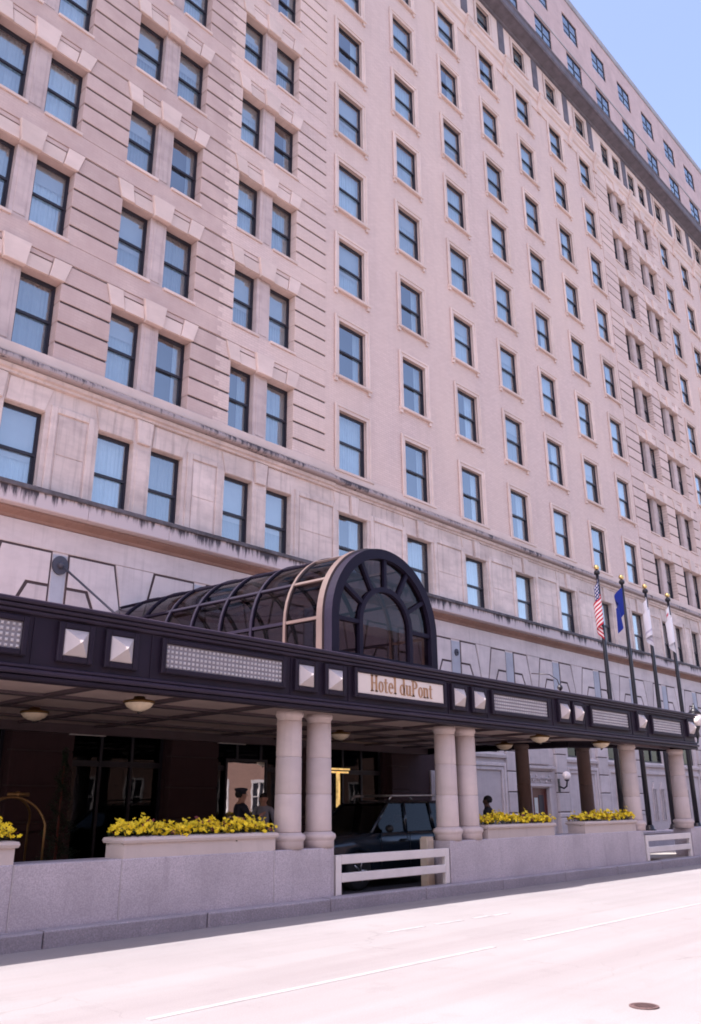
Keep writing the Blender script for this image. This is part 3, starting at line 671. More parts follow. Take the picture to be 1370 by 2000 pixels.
# pyramid studs
pyr = MB().add([(-.18,-.03,-.18),(.18,-.03,-.18),(.18,-.03,.18),(-.18,-.03,.18),(0,-.20,0)], [(0,1,4),(1,2,4),(2,3,4),(3,0,4)]).box(-.18, .18, -.03, .02, -.18, .18).mesh('pyramid_stud', m_pyr)
pfr = MB()
for a, b, c, d in ((-.27, -.185, -.27, .27), (.185, .27, -.27, .27), (-.185, .185, .185, .27), (-.185, .185, -.27, -.185)): pfr.bev(a, b, -.05, .02, c, d, .012)
pfr = pfr.mesh('frame', m_canopy)
for x in (-3+1.9, 1.42, 2.14, 5.80, 6.52, 10.18, 10.90, 14.61, 15.32, 18.90, 19.59, 23.12, 26.5):
    o = link('pyramid_stud', pyr, can, (x, CF-.02, 3.775+.006*max(0, x-15))); link('frame', pfr, o)
# bulb panels
for x0, x1 in ((2.75, 5.02), (7.28, 9.62), (15.88, 18.12), (20.3, 22.3), (23.85, 25.75)):
    pm_ = MB().box(x0, x1, CF-.03, CF-.002, 3.60, 3.96).obj('bulb_panel', m_panel, can)
    f = MB()
    for a, b, c, d in ((x0-.08, x0, 3.52, 4.04), (x1, x1+.08, 3.52, 4.04), (x0, x1, 3.96, 4.04), (x0, x1, 3.52, 3.60)): f.bev(a, b, CF-.07, CF+.01, c, d, .015)
    f.obj('frame', m_canopy, pm_)
    bl = MB(); nx = int((x1-x0)/.076); dxx = (x1-x0)/nx
    for i in range(nx):
        for j in range(5):
            c = (x0+dxx*(i+.5), CF-.03, 3.60+.072*(j+.5)); r = .020
            bl.add([(c[0]-r,c[1],c[2]-r),(c[0]+r,c[1],c[2]-r),(c[0]+r,c[1],c[2]+r),(c[0]-r,c[1],c[2]+r),(c[0]-r*.6,c[1]-.018,c[2]-r*.6),(c[0]+r*.6,c[1]-.018,c[2]-r*.6),(c[0]+r*.6,c[1]-.018,c[2]+r*.6),(c[0]-r*.6,c[1]-.018,c[2]+r*.6)], [(0,1,5,4),(1,2,6,5),(2,3,7,6),(3,0,4,7),(4,5,6,7)], 0)
    stuff(bl.obj('bulbs', m_bulb, pm_))
# name sign
sx0, sx1 = 11.47, 14.06
sg = MB().bev(sx0, sx1, CF-.05, CF-.002, 3.60, 3.98, .01).obj('sign_board', m_sign, can)
f = MB()
for a, b, c, d in ((sx0-.08, sx0, 3.52, 4.06), (sx1, sx1+.08, 3.52, 4.06), (sx0, sx1, 3.98, 4.06), (sx0, sx1, 3.52, 3.60)): f.bev(a, b, CF-.08, CF+.01, c, d, .015)
f.obj('frame', m_canopy, sg)
class Glyph:      # condensed serif letters from bars and bowls; unit = cap height
    def __init__(s): s.m = MB()
    def r(s, x0, x1, z0, z1): s.m.box(x0, x1, -.012, 0, z0, z1); return s
    def serif(s, xc, z, wd, up_=True):
        h = .05; s.m.add([(xc-wd,-.012,z),(xc+wd,-.012,z),(xc+wd*.35,-.012,z+(h if up_ else -h)*2),(xc-wd*.35,-.012,z+(h if up_ else -h)*2)], [(0,1,2,3)]); s.r(xc-wd, xc+wd, min(z, z+(h if up_ else -h)), max(z, z+(h if up_ else -h))); return s
    def ring(s, cx, cz, rx, rz, tx, tz, a0=0, a1=360, n=24):
        v = []; fs = []
        for i in range(n+1):
            a = R(a0+(a1-a0)*i/n); c, d = math.cos(a), math.sin(a)
            v += [(cx+rx*c,-.012,cz+rz*d), (cx+(rx-tx)*c,-.012,cz+(rz-tz)*d), (cx+rx*c,0,cz+rz*d), (cx+(rx-tx)*c,0,cz+(rz-tz)*d)]
        for i in range(n):
            b = 4*i; fs += [(b,b+4,b+5,b+1), (b+2,b,b+4,b+6)[::-1], (b+1,b+5,b+7,b+3)]
        s.m.add(v, fs); return s
def letter(ch):
    g = Glyph(); xh = .66; T = .11
    if ch == 'H': g.r(.06,.06+T,0,1).r(.38,.38+T,0,1).r(.17,.38,.5,.55); [g.serif(x, z, .11, u) for x in (.115,.435) for z, u in ((0,True),(1,False))]; w_ = .56
    elif ch == 'o': g.ring(.2,xh/2,.19,xh/2+.01,.10,.045); w_ = .40
    elif ch == 't': g.r(.08,.18,.08,.86).r(.0,.28,xh-.05,xh).ring(.19,.10,.11,.11,.07,.05,180,330); w_ = .31
    elif ch == 'e': g.ring(.19,xh/2,.19,xh/2+.01,.10,.045,0,310).r(.06,.37,xh/2-.0,xh/2+.05); w_ = .39
    elif ch == 'l': g.r(.05,.05+T,0,1.04).serif(.105,0,.11).r(0,.10,.98,1.04); w_ = .22
    elif ch == 'd': g.ring(.19,xh/2,.19,xh/2+.01,.10,.045).r(.28,.28+T,0,1.04).r(.22,.33,.98,1.04).r(.36,.44,0,.05); w_ = .45
    elif ch == 'u': g.r(.04,.04+T,.14,xh).r(.29,.29+T,0,xh).ring(.19,.15,.15,.15,.10,.06,180,330).r(0,.08,xh-.05,xh).r(.24,.32,xh-.05,xh).r(.38,.45,0,.05); w_ = .46
    elif ch == 'P': g.r(.06,.06+T,0,1).ring(.22,.74,.25,.26,.12,.05,-90,90).r(.12,.24,.95,1).r(.12,.24,.48,.53).serif(.115,0,.12).r(0,.1,.95,1); w_ = .50
    elif ch == 'n': g.r(.04,.04+T,0,xh).r(.29,.29+T,0,xh-.13).ring(.25,xh-.15,.15,.16,.10,.06,0,150).serif(.095,0,.09).serif(.345,0,.09).r(0,.08,xh-.05,xh); w_ = .46
    return g.m, w_
cx_ = 0; caps = .30
txt = 'Hotel duPont'; ws = []
glyphs = {}
for ch in txt:
    if ch == ' ': ws.append(.2); continue
    if ch not in glyphs: mm, w_ = letter(ch); mm.v = [(a*caps*1.24, b, c*caps) for a, b, c in mm.v]; glyphs[ch] = (mm.mesh('letter', m_gold), w_)
    ws.append(glyphs[ch][1])
tot = sum(ws)*caps*1.24+len(ws)*.012; x = (sx0+sx1)/2-tot/2
for ch, w_ in zip(txt, ws):
    if ch != ' ': link('letter', glyphs[ch][0], sg, (x, CF-.051, 3.665))
    x += w_*caps*1.24+.012

# ------------------------------------------------------------------ glazed barrel vault over the entrance
va = thing('barrel_vault', 'glazed barrel vault skylight with fan window front rising from the canopy', 'skylight', (12.53, 10.80, 4.06))
RV, ZS = 1.58, .93      # radius, springing height above the base
VL = 7.45; NB = 8
def arcpts(r, a0=0, a1=180, n=28): return [(-r*math.cos(R(a0+(a1-a0)*i/n)), ZS+r*math.sin(R(a0+(a1-a0)*i/n))) for i in range(n+1)]
def archband(m, ro, ri, y0, y1, mi=0, foot=0., n=28):      # hoop with legs
    o_ = [(-ro, foot)]+arcpts(ro, n=n)+[(ro, foot)]; i_ = [(-ri, foot)]+arcpts(ri, n=n)+[(ri, foot)]
    k = len(o_); v = [(x, y0, z) for x, z in o_]+[(x, y0, z) for x, z in i_]+[(x, y1, z) for x, z in o_]+[(x, y1, z) for x, z in i_]
    fs = []
    for j in range(k-1):
        fs += [(j, j+1, k+j+1, k+j), (2*k+j, 3*k+j, 3*k+j+1, 2*k+j+1), (j, 2*k+j, 2*k+j+1, j+1), (k+j, k+j+1, 3*k+j+1, 3*k+j)]
    fs += [(0, k, 3*k, 2*k), (k-1, 3*k-1, 4*k-1, 2*k-1)]
    return m.add(v, fs, mi)
archband(MB(), RV, RV-.20, -.02, .18, 0, .0, 36).box(-RV+.20, RV-.20, -.02, .16, 0, .30).obj('front_arch', m_vaultd, va)
ro = archband(MB(), RV+.05, RV-.07, .19, .33).obj('rib', m_vault, va)
for k in range(1, NB+1):
    y = .25+VL*k/NB*.985
    archband(MB(), RV+.03, RV-.05, y-.03, y+.03, 0, 0, 24).obj('rib', m_vault if k < 2 else m_vaultd, va)  # first bay lightened as sunlit, rear ribs darkened as shaded, by colour
angs = [0, 30, 60, 90, 120, 150, 180]
for k in range(NB):
    y0 = .25+VL*k/NB*.985+.04; y1 = .25+VL*(k+1)/NB*.985-.04
    for a in angs:
        pu = MB(); c, s_ = -math.cos(R(a)), math.sin(R(a)); t_ = Vector((s_, 0, -c)).normalized(); p = Vector((c*RV, 0, ZS+s_*RV)); n_ = Vector((c, 0, s_))
        q = [p+n_*.025-t_*.028, p+n_*.025+t_*.028, p-n_*.035+t_*.028, p-n_*.035-t_*.028]
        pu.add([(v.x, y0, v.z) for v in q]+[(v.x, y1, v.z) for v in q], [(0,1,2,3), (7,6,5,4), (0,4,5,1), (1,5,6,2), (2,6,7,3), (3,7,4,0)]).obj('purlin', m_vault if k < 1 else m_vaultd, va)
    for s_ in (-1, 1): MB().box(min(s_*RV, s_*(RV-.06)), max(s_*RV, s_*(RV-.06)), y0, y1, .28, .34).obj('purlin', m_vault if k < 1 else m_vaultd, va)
    for a0, a1 in zip(angs, angs[1:]):
        pts = arcpts(RV-.01, a0, a1, 5); n = len(pts)
        v = [(x, y0-.04, z) for x, z in pts]+[(x, y1+.04, z) for x, z in pts]
        MB().add(v, [(i, i+1, n+i+1, n+i) for i in range(n-1)], 0, True).obj('pane', m_smoke, va)
    for s_ in (-1, 1): MB().add([(s_*(RV-.01), y0-.04, 0), (s_*(RV-.01), y1+.04, 0), (s_*(RV-.01), y1+.04, ZS), (s_*(RV-.01), y0-.04, ZS)], [(0,1,2,3)]).obj('pane', m_smoke, va)
# fan window in the front
RI = .80
fan = archband(MB(), RI, RI-.10, .0, .12, 0, .28, 24)
for a in (0, 28, 56, 84 , 112, 140, 168):
    a = a*180/168; c, s_ = -math.cos(R(a)), math.sin(R(a)); t_ = Vector((s_, 0, -c)); 
    q = [Vector((c*RI*.99, 0, ZS+s_*RI*.99))-t_*.04, Vector((c*RI*.99, 0, ZS+s_*RI*.99))+t_*.04, Vector((c*(RV-.18), 0, ZS+s_*(RV-.18)))+t_*.04, Vector((c*(RV-.18), 0, ZS+s_*(RV-.18)))-t_*.04]
    fan.add([(v.x, .01, v.z) for v in q]+[(v.x, .11, v.z) for v in q], [(0,1,2,3), (7,6,5,4), (0,4,5,1), (1,5,6,2), (2,6,7,3), (3,7,4,0)])
fan.obj('fan_mullion', m_vaultd, va)
gp = [(-RV+.2, .28)]+arcpts(RV-.2, n=30)+[(RV-.2, .28)]
MB().add([(x, .07, z) for x, z in gp], [list(range(len(gp)))]).obj('pane', m_smoke, va)

for o in va.children:                                   # the vault runs back to the door slightly askew of the street front
    for v in o.data.vertices: v.co.x -= .085*max(0, v.co.y-.2)
# ------------------------------------------------------------------ street wall, planters, columns, gates
def granite_wall(x0, x1, joints, label):
    o = thing('granite_wall', label, 'wall', ((x0+x1)/2, 11.2, .2), 0, 'low granite walls along the kerb')
    xs = [x0]+joints+[x1]; xc = (x0+x1)/2
    for a, b in zip(xs, xs[1:]):
        MB().bev(a-xc+.006, b-xc-.006, -.25, .3, -.15, .77, .012).obj('granite_slab', m_granite, o)
        if b != x1: MB().box(b-xc-.006, b-xc+.006, -.247, .29, -.15, .765).obj('joint', m_mortar, o)
    return o
granite_wall(-3, 11.2, [.2, 2.8, 5.44, 7.0, 9.82], 'low grey granite wall with pale joints left of the white gate, under paired columns')
granite_wall(14.5, 23.15, [18.9], 'low grey granite wall between the two white gates')
granite_wall(26.3, 44, [29.5, 33, 36.5, 40], 'low grey granite wall at the far right end beyond the small gate')
def planter(x0, x1, label):
    xc = (x0+x1)/2; hw = (x1-x0)/2
    o = thing('planter', label, 'planter', (xc, 11.2, .97), 0, 'stone planters on the granite wall')
    MB().box(-hw, hw, -.235, .235, 0, .20).obj('box', m_planter, o)
    pr = [(-.03, .19), (.03, .20), (.045, .235), (.03, .27), (-.03, .285)]
    rim = MB()
    # rounded rim, mitred round the four sides
    loop = []
    for px, pz in pr: loop.append([(-hw-px, -.235-px, pz), (hw+px, -.235-px, pz), (hw+px, .235+px, pz), (-hw-px, .235+px, pz)])
    inn = [(-hw+.06, -.175, .28), (hw-.06, -.175, .28), (hw-.06, .175, .28), (-hw+.06, .175, .28)]; loop.append(inn); loop.append([(x, y, .20) for x, y, z in inn])
    v = [p for l in loop for p in l]; fs = []
    for i in range(len(loop)-1):
        for j in range(4): fs.append((i*4+j, i*4+(j+1) % 4, (i+1)*4+(j+1) % 4, (i+1)*4+j))
    rim.add(v, fs).obj('rim', m_planter, o)
    MB().box(-hw+.05, hw-.05, -.18, .18, .21, .235).obj('soil', m_soilp, o)
    return o
def flowers(x0, x1, label):
    xc = (x0+x1)/2; hw = (x1-x0)/2-.03; m = MB()
    bmps = [(random.uniform(-hw, hw), random.uniform(.06, .14)) for _ in range(int(hw*9))]
    def top(x): return .17+sum(b*.5*math.exp(-((x-c)/.10)**2) for c, b in bmps)*.85
    for _ in range(int(hw*2*900)):
        x = random.uniform(-hw-.05, hw+.05); y = random.uniform(-.23, .23); z = random.uniform(-.03, top(x)*.85)
        a = random.uniform(0, 6.28); l = random.uniform(.03, .055); t = random.uniform(-.6, .7)
        d = Vector((math.cos(a), math.sin(a), t)).normalized()*l; s_ = Vector((-math.sin(a), math.cos(a), 0))*l*.36; p = Vector((x, y, z))
        m.add([p, p+d*.5+s_, p+d, p+d*.5-s_], [(0,1,2,3)], 0)
    for _ in range(int(hw*2*330)):
        x = random.uniform(-hw-.06, hw+.06); y = random.uniform(-.26, .25)
        if math.sin(x*7.3)+math.sin(x*17.1+1)+random.uniform(-1.3, 1.3) < -1.5: continue       # gaps where the leaves show
        z = top(x)*random.uniform(.5, 1.12)*(1-.2*abs(y)/.25)+random.uniform(-.01, .05)+(random.uniform(.03, .09) if random.random() < .15 else 0)
        r = random.uniform(.024, .042); n_ = Vector((random.uniform(-.7, .7), random.uniform(-1.2, .2), random.uniform(.1, 1))).normalized(); a_ = n_.orthogonal().normalized(); b_ = n_.cross(a_)
        p = Vector((x, y, z)); mi = 2 if random.random() < .07 else 1; v = [p-n_*.004]; fs = []
        for k in range(5):
            t = 2*math.pi*k/5; e1 = a_*math.cos(t-.55)+b_*math.sin(t-.55); e2 = a_*math.cos(t+.55)+b_*math.sin(t+.55); e0 = a_*math.cos(t)+b_*math.sin(t)
            i0 = len(v); v += [p+e1*r*.8+n_*.004, p+e0*r*1.1+n_*random.uniform(0, .012), p+e2*r*.8+n_*.004]; fs.append((0, i0, i0+1, i0+2))
        m.add(v, fs, mi)
        if random.random() < .3: m.tube([p-n_*.005, p-Vector((0, 0, .06))], .003, 3, 0)
    o = m.obj('flower_bed', [m_leaf, m_yellow, m_maroon], None, (xc, 11.2, 1.19))
    tag(o, label, 'flowers', 'beds of yellow pansies'); return stuff(o)
PL = ((2.3, 5.43, 'stone planter cut off by the left edge of the picture', 'yellow pansies just showing at the left edge of the picture'),
      (7.02, 9.84, 'long stone planter left of the nearest paired columns', 'broad bed of yellow pansies left of the nearest paired columns'),
      (15.86, 18.56, 'stone planter just right of the second pair of columns', 'yellow pansies just right of the second pair of columns'),
      (20.0, 22.75, 'stone planter farther right, up to the single column', 'smaller bed of yellow pansies beside the single column on the right'))
for a, b, l1, l2 in PL: planter(a, b, l1); flowers(a, b, l2)

def column_parts(zb, zt, r):
    H = zt-zb
    base = MB().lathe([(r*1.18, 0), (r*1.18, .11), (r*1.2, .125), (r*1.30, .15), (r*1.33, .185), (r*1.28, .22), (r*1.10, .24), (r*1.02, .26)], seg=28).mesh('base', m_col)
    n = 3; z = .262; hs = (H-.262-.16)/n; drums = []
    for i in range(n):
        k = 1-.06*i/n; drums.append(MB().lathe([(r*.965*k, z), (r*k, z+.018), (r*k*.985, z+hs-.018), (r*.95*k, z+hs)], seg=28).mesh('drum', m_col)); z += hs
    cap = MB().lathe([(r*.93, z), (r*.95, z+.05), (r*1.04, z+.07), (r*1.08, z+.10), (r*1.04, z+.125), (r*1.0, z+.16)], seg=28).mesh('capital', m_col)
    return [('base', base)]+[('drum', d) for d in drums]+[('capital', cap)]
m_rearcol = stone('column granite with painted shade', (.17, .12, .11), .3)  # column stone browned to hold the canopy shade in its colour
cp = column_parts(.97, 3.22, .232)
def column(x, y, zb, parts, label):
    o = thing('column', label, 'column', (x, y, zb), 0, 'granite canopy columns')
    for nm, me in parts: link(nm, me, o, (0, 0, 0))
    return o
for x, l in ((10.32, 'pale granite column, left one of the nearest pair'), (11.05, 'pale granite column, right one of the nearest pair beside the white gate'),
             (14.78, 'pale granite column, left one of the pair right of the white gate'), (15.50, 'pale granite column, right one of the second pair beside yellow flowers'),
             (23.18, 'single pale granite column at the end of the right flower bed'), (26.42, 'last pale granite column at the far right end of the canopy')):
    column(x, 11.2, .97, cp, l)
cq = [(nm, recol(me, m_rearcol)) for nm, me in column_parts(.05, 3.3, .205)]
column(21.8, 13.75, .05, cq, 'brown shaded column behind the flowers, left of the red door')
column(24.0, 13.0, .05, cq, 'brown shaded column behind the farther flower bed, left of the flagpoles')

def gate(x0, x1, label):
    L = x1-x0; o = thing('gate', label, 'gate', (x0, 11.0, .2), 0, 'white barrier gates')
    for x in (0, L-.13): MB().bev(x, x+.13, -.05, .04, 0, .64, .01).obj('post', m_white, o)
    for z0, z1 in ((.49, .642), (.20, .345)): MB().bev(.13, L-.13, -.055, .02, z0, z1, .01).obj('rail', m_white, o)
    return o
gate(11.25, 14.46, 'white barrier gate across the drive in front of the dark car'); gate(23.25, 26.22, 'small white barrier gate near the flagpoles on the right')
tag(MB().bev(14.18, 14.40, 11.28, 11.46, .05, 1.02, .015).box(14.20, 14.38, 11.29, 11.45, 1.02, 1.05).obj('wooden_post', m_post), 'cream weathered post just behind the white gate, right end', 'post')
fw = thing('flagpole_wall', 'low granite wall behind the small gate carrying the flagpoles', 'wall', (24.6, 13.5, .2))
for a, b in ((0, 4.0), (4.01, 8.0), (8.01, 12.2)): MB().bev(a, b, -.3, .3, -.1, .50, .012).obj('granite_slab', m_granite, fw); MB().bev(a, b, -.34, .34, .502, .60, .02).obj('coping', m_granite, fw)

# ------------------------------------------------------------------ ceiling lamps, wall lamps, rods
LS = .85
bowl = MB().lathe([(.0, -.20), (.02, -.20), (.025, -.185), (.0, -.18)], seg=10).lathe([(.03, -.175), (.12, -.155), (.22, -.10), (.27, -.03), (.275, -.0), (.255, 0), (.2, -.08), (.0, -.14)], seg=24).mesh('bowl', m_bowl)
ring_ = MB().lathe([(.285, -.03), (.295, -.01), (.285, .02), (.12, .05), (.10, .10)], seg=24).mesh('rim', m_brass); fin = MB().sphere((0, 0, -.20), .028).tube([(.10, 0, -.17), (.06, 0, -.20), (0, 0, -.20)], .012, 6).mesh('finial', m_black)
for x, y, l in ((7.69, 11.9, 'alabaster bowl ceiling lamp nearest the street, above the left flower bed'), (7.25, 14.5, 'alabaster bowl ceiling lamp at the left edge, deeper under the canopy'), (14.6, 14.1, 'alabaster bowl ceiling lamp above the dark car'),
                (18.95, 11.4, 'alabaster bowl ceiling lamp above the middle flower bed'), (22.1, 11.4, 'alabaster bowl ceiling lamp nearest the single right column'), (20.7, 13.6, 'dim alabaster bowl ceiling lamp left of the shaded rear column')):
    o = thing('ceiling_lamp', l, 'lamp', (x, y, 3.24), 0, 'bowl lamps under the canopy'); link('bowl', bowl, o); link('rim', ring_, o); link('finial', fin, o); o.scale = (LS,)*3
gl = thing('globe_lamp', 'pale globe lamp on a black bracket beside the red door', 'lamp', (31.46, FY-.13, 2.37))
MB().sphere((.08, -.32, .36), .17).obj('globe', m_globe, gl); MB().box(-.06, .06, -.02, .02, -.25, .25).tube([(0, -.02, -.05), (.02, -.2, -.12), (.06, -.30, -.04), (.08, -.32, .12), (.08, -.32, .20)], .035, 8).lathe([(.05, .15), (.10, .19), (.10, .21)], (.08, -.32, 0), 12).obj('bracket', m_black, gl)
lt = thing('lantern', 'black lantern with pale glass on the far right end of the canopy', 'lamp', (27.40, 10.82, 3.72))
MB().lathe([(.03, -.15), (.07, -.05), (.06, .08), (.12, .20), (.14, .24)], seg=12).lathe([(.22, .62), (.10, .76), (.03, .85), (.03, .95)], seg=12).lathe([(.22, .60), (.22, .63)], seg=12).obj('housing', m_black, lt)
MB().lathe([(.13, .24), (.20, .60)], seg=12).obj('shade', m_globe, lt)
MB().tube([(0, 0, -.15), (-.05, 0, -.28), (-.25, 0, -.30), (-.5, 0, -.12)], .03).tube([(-.15, 0, .30), (-.5, 0, .62)], .015).obj('bracket', m_black, lt)
sp = thing('spotlight', 'small black gooseneck spotlight on the top edge of the canopy', 'lamp', (19.0, 10.75, 4.27))
MB().tube([(0, 0, 0), (0, 0, .10), (0, 0, .14)], .03).sphere((.0, 0, .12), .07).obj('head', m_black, sp); MB().tube([(0, 0, .15), (-.02, .05, .32), (-.12, .2, .45), (-.3, .6, .5)], .014).obj('neck', m_black, sp)
for x, z, zz, l in ((9.36, 7.09, 4.3, 'round grey anchor disc with a tie rod on the wall above the left canopy'), (25.10, 6.93, None, 'small round grey disc on the wall right of the glass vault')):
    r = .20 if zz else .11
    o = thing('anchor_disc', l, 'wall anchor', (x, FY-.02, z), 0, 'wall anchors'); d = MB()
    n = 24; d.add([(r*math.cos(2*math.pi*k/n), -.05, r*1.15*math.sin(2*math.pi*k/n)) for k in range(n)]+[(r*math.cos(2*math.pi*k/n), 0, r*1.15*math.sin(2*math.pi*k/n)) for k in range(n)], [list(range(n))]+[(k, n+k, n+(k+1) % n, (k+1) % n) for k in range(n)])
    d.sphere((0, -.07, 0), r*.42).obj('disc', m_disc, o)
    if zz: MB().tube([(.03, -.08, -.02), (1.75, -3.2, -2.95)], .028, 8).obj('tie_rod', m_disc, o)

# ------------------------------------------------------------------ flagpoles and flags
pole = MB().lathe([(.092, 0), (.088, 2), (.072, 5.5), (.05, 8.55)], seg=14).mesh('shaft', m_black); pbase = MB().lathe([(.2, 0), (.2, .03), (.15, .05), (.13, .14), (.11, .18)], seg=16).mesh('base_flange', m_black)
truck = MB().lathe([(.06, 8.55), (.10, 8.57), (.11, 8.64), (.08, 8.70), (.03, 8.72)], seg=14).mesh('truck', m_black); ball = MB().sphere((0, 0, 8.82), .10).mesh('finial', m_goldball)
PX = (27.15, 29.05, 31.0, 33.05)
for i, x in enumerate(PX):
    l = ('black flagpole flying the striped national flag, leftmost of four', 'black flagpole flying the blue flag, second from the left', 'black flagpole with a furled pale flag, third from the left', 'black flagpole with a white flag, rightmost of four')[i]
    o = thing('flagpole', l, 'flagpole', (x, 13.5, .8), 0, 'four flagpoles on the right')
    for nm, me in (('shaft', pole), ('base_flange', pbase), ('truck', truck), ('finial', ball)): link(nm, me, o)
def flagmesh(H, L, spread, drop, folds, mat, seed, lean=0.):
    rnd = random.Random(seed); nu, nv = 44, 18; v = []; uv = []; fs = []
    ph = rnd.uniform(0, 6)
    for i in range(nu+1):
        u = i/nu
        for j in range(nv+1):
            q = j/nv      # 0 top .. 1 bottom
            amp = .03+.10*min(1, u*2)
            x = -.07-spread*(u**.8)*(1-.25*q)+amp*math.sin(u*folds+ph+q*1.3)*.55-lean*q*u
            y = amp*math.cos(u*folds*1.05+ph+q*.9)*1.0
            z = -q*H*(1-.12*u)-drop*(u**1.15)-.05*math.sin(u*folds*.6)*q
            v.append((x, y, z)); uv.append((u, 1-q))
    for i in range(nu):
        for j in range(nv): a = i*(nv+1)+j; fs.append((a, a+1, a+nv+2, a+nv+1))
    me = bpy.data.meshes.new('flag'); me.from_pydata(v, [], fs); me.materials.append(mat); l = me.uv_layers.new(name='UVMap')
    for p in me.polygons:
        p.use_smooth = True
        for li in p.loop_indices: l.data[li].uv = uv[me.loops[li].vertex_index]
    return me
def uvmath(t):
    tc = N(t, 'ShaderNodeUVMap'); s = N(t, 'ShaderNodeSeparateXYZ'); t.links.new(tc.outputs[0], s.inputs[0]); return s.outputs[0], s.outputs[1]
def mth(t, op, a, b=None):
    n = N(t, 'ShaderNodeMath', operation=op)
    for i, v in enumerate((a, b)):
        if v is None: continue
        if hasattr(v, 'node'): t.links.new(v, n.inputs[i])
        else: n.inputs[i].default_value = v
    return n.outputs[0]
def cloth(m, t, b, c):
    t.links.new(c, b.inputs['Base Color']) if hasattr(c, 'node') else None
    b.inputs['Roughness'].default_value = .8; b.inputs['Specular IOR Level'].default_value = .1
mu, t, b = newmat('stars and stripes cloth'); U, V = uvmath(t)
st = mth(t, 'LESS_THAN', mth(t, 'MODULO', mth(t, 'MULTIPLY', V, 13.), 2.), 1.)
cc = mixc(t, st, (.72, .66, .66), (.45, .03, .05))
can_ = mth(t, 'MULTIPLY', mth(t, 'LESS_THAN', U, .4), mth(t, 'GREATER_THAN', V, .4615))
fx = mth(t, 'SUBTRACT', mth(t, 'FRACT', mth(t, 'MULTIPLY', U, 15.)), .5); fz = mth(t, 'SUBTRACT', mth(t, 'FRACT', mth(t, 'MULTIPLY', V, 9.)), .5)
dot = mth(t, 'LESS_THAN', mth(t, 'ADD', mth(t, 'MULTIPLY', fx, fx), mth(t, 'MULTIPLY', fz, fz)), .09)
cc = mixc(t, can_, cc, mixc(t, dot, (.02, .03, .14), (.72, .70, .72))); cloth(mu, t, b, cc)
mb_, t, b = newmat('royal blue cloth'); U, V = uvmath(t)
e = mth(t, 'ADD', mth(t, 'POWER', mth(t, 'ABSOLUTE', mth(t, 'MULTIPLY', mth(t, 'SUBTRACT', U, .5), 4.2)), 2.), mth(t, 'POWER', mth(t, 'ABSOLUTE', mth(t, 'MULTIPLY', mth(t, 'SUBTRACT', V, .5), 3.4)), 2.))
rg = mth(t, 'MULTIPLY', mth(t, 'LESS_THAN', e, 1.), mth(t, 'GREATER_THAN', e, .55)); pc = mth(t, 'MULTIPLY', rg, ramp(t, noise(t, pos(t), 14, 2), .48, .55))
cloth(mb_, t, b, mixc(t, pc, (.02, .035, .22), (.32, .38, .55)))
mw_, t, b = newmat('white cloth'); U, V = uvmath(t)
e2 = mth(t, 'MULTIPLY', mth(t, 'LESS_THAN', mth(t, 'ABSOLUTE', mth(t, 'SUBTRACT', V, .78)), .05), mth(t, 'LESS_THAN', mth(t, 'ABSOLUTE', mth(t, 'SUBTRACT', U, .35)), .2)); cloth(mw_, t, b, mixc(t, e2, (.66, .64, .68), (.5, .12, .16)))
mw2, t, b = newmat('pale grey cloth'); U, V = uvmath(t)
e3 = mth(t, 'LESS_THAN', mth(t, 'ABSOLUTE', mth(t, 'SUBTRACT', V, .2)), .04); cloth(mw2, t, b, mixc(t, mth(t, 'MULTIPLY', e3, .6), (.62, .60, .65), (.28, .24, .36)))
for i, (me, l) in enumerate(((flagmesh(1.15, 1.8, .16, 1.15, 12, mu, 3), 'limp national flag with red and white stripes and starred blue canton'), (flagmesh(1.0, 1.8, .85, .95, 6, mb_, 5), 'royal blue flag drooping away from its pole'),
                             (flagmesh(1.15, 1.6, .10, .95, 13, mw2, 8), 'narrow furled pale grey flag on the third pole'), (flagmesh(1.15, 1.6, .14, .95, 11, mw_, 11), 'white flag with a small red mark on the rightmost pole'))):
    o = link('flag', me, None, (PX[i], 13.5, 9.2)); tag(o, l, 'flag', 'flags on the poles')

# ------------------------------------------------------------------ car under the canopy
m_paintc = plain('dark blue green car paint', (.012, .022, .035), .18, .3, .05, 2, 0, 0, .7)
m_rub = plain('tyre rubber', (.015, .015, .016), .8); m_rim = plain('alloy rim', (.45, .45, .47), .3, .8); m_trimb = plain('black plastic', (.015, .015, .017), .5); m_seat = plain('grey seat', (.08, .075, .08), .9)
m_lampg = plain('headlamp lens', (.5, .5, .52), .15); m_red = plain('red lens', (.35, .01, .01), .2)
m_carglass = glassmat('tinted car glass', (.16, .165, .18), .0, 1.3)
car = thing('car', 'dark blue green estate car with roof rack waiting behind the white gate', 'car', (12.55, 13.32, .05))
def lerp(tab, x):
    for (a, b), (c, d) in zip(tab, tab[1:]):
        if a <= x <= c: return b+(d-b)*(x-a)/(c-a)
    return tab[0][1] if x < tab[0][0] else tab[-1][1]
topz = [(0, .74), (.06, .86), (.2, .93), (.7, 1.0), (1.3, 1.07), (1.5, 1.09), (4.4, 1.12), (4.68, 1.10), (4.75, .95)]
wid = [(0, .70), (.08, .80), (.3, .87), (.8, .90), (4.2, .90), (4.6, .87), (4.75, .80)]
bd = MB(); n = 96; v = []; fs = []; K = 9
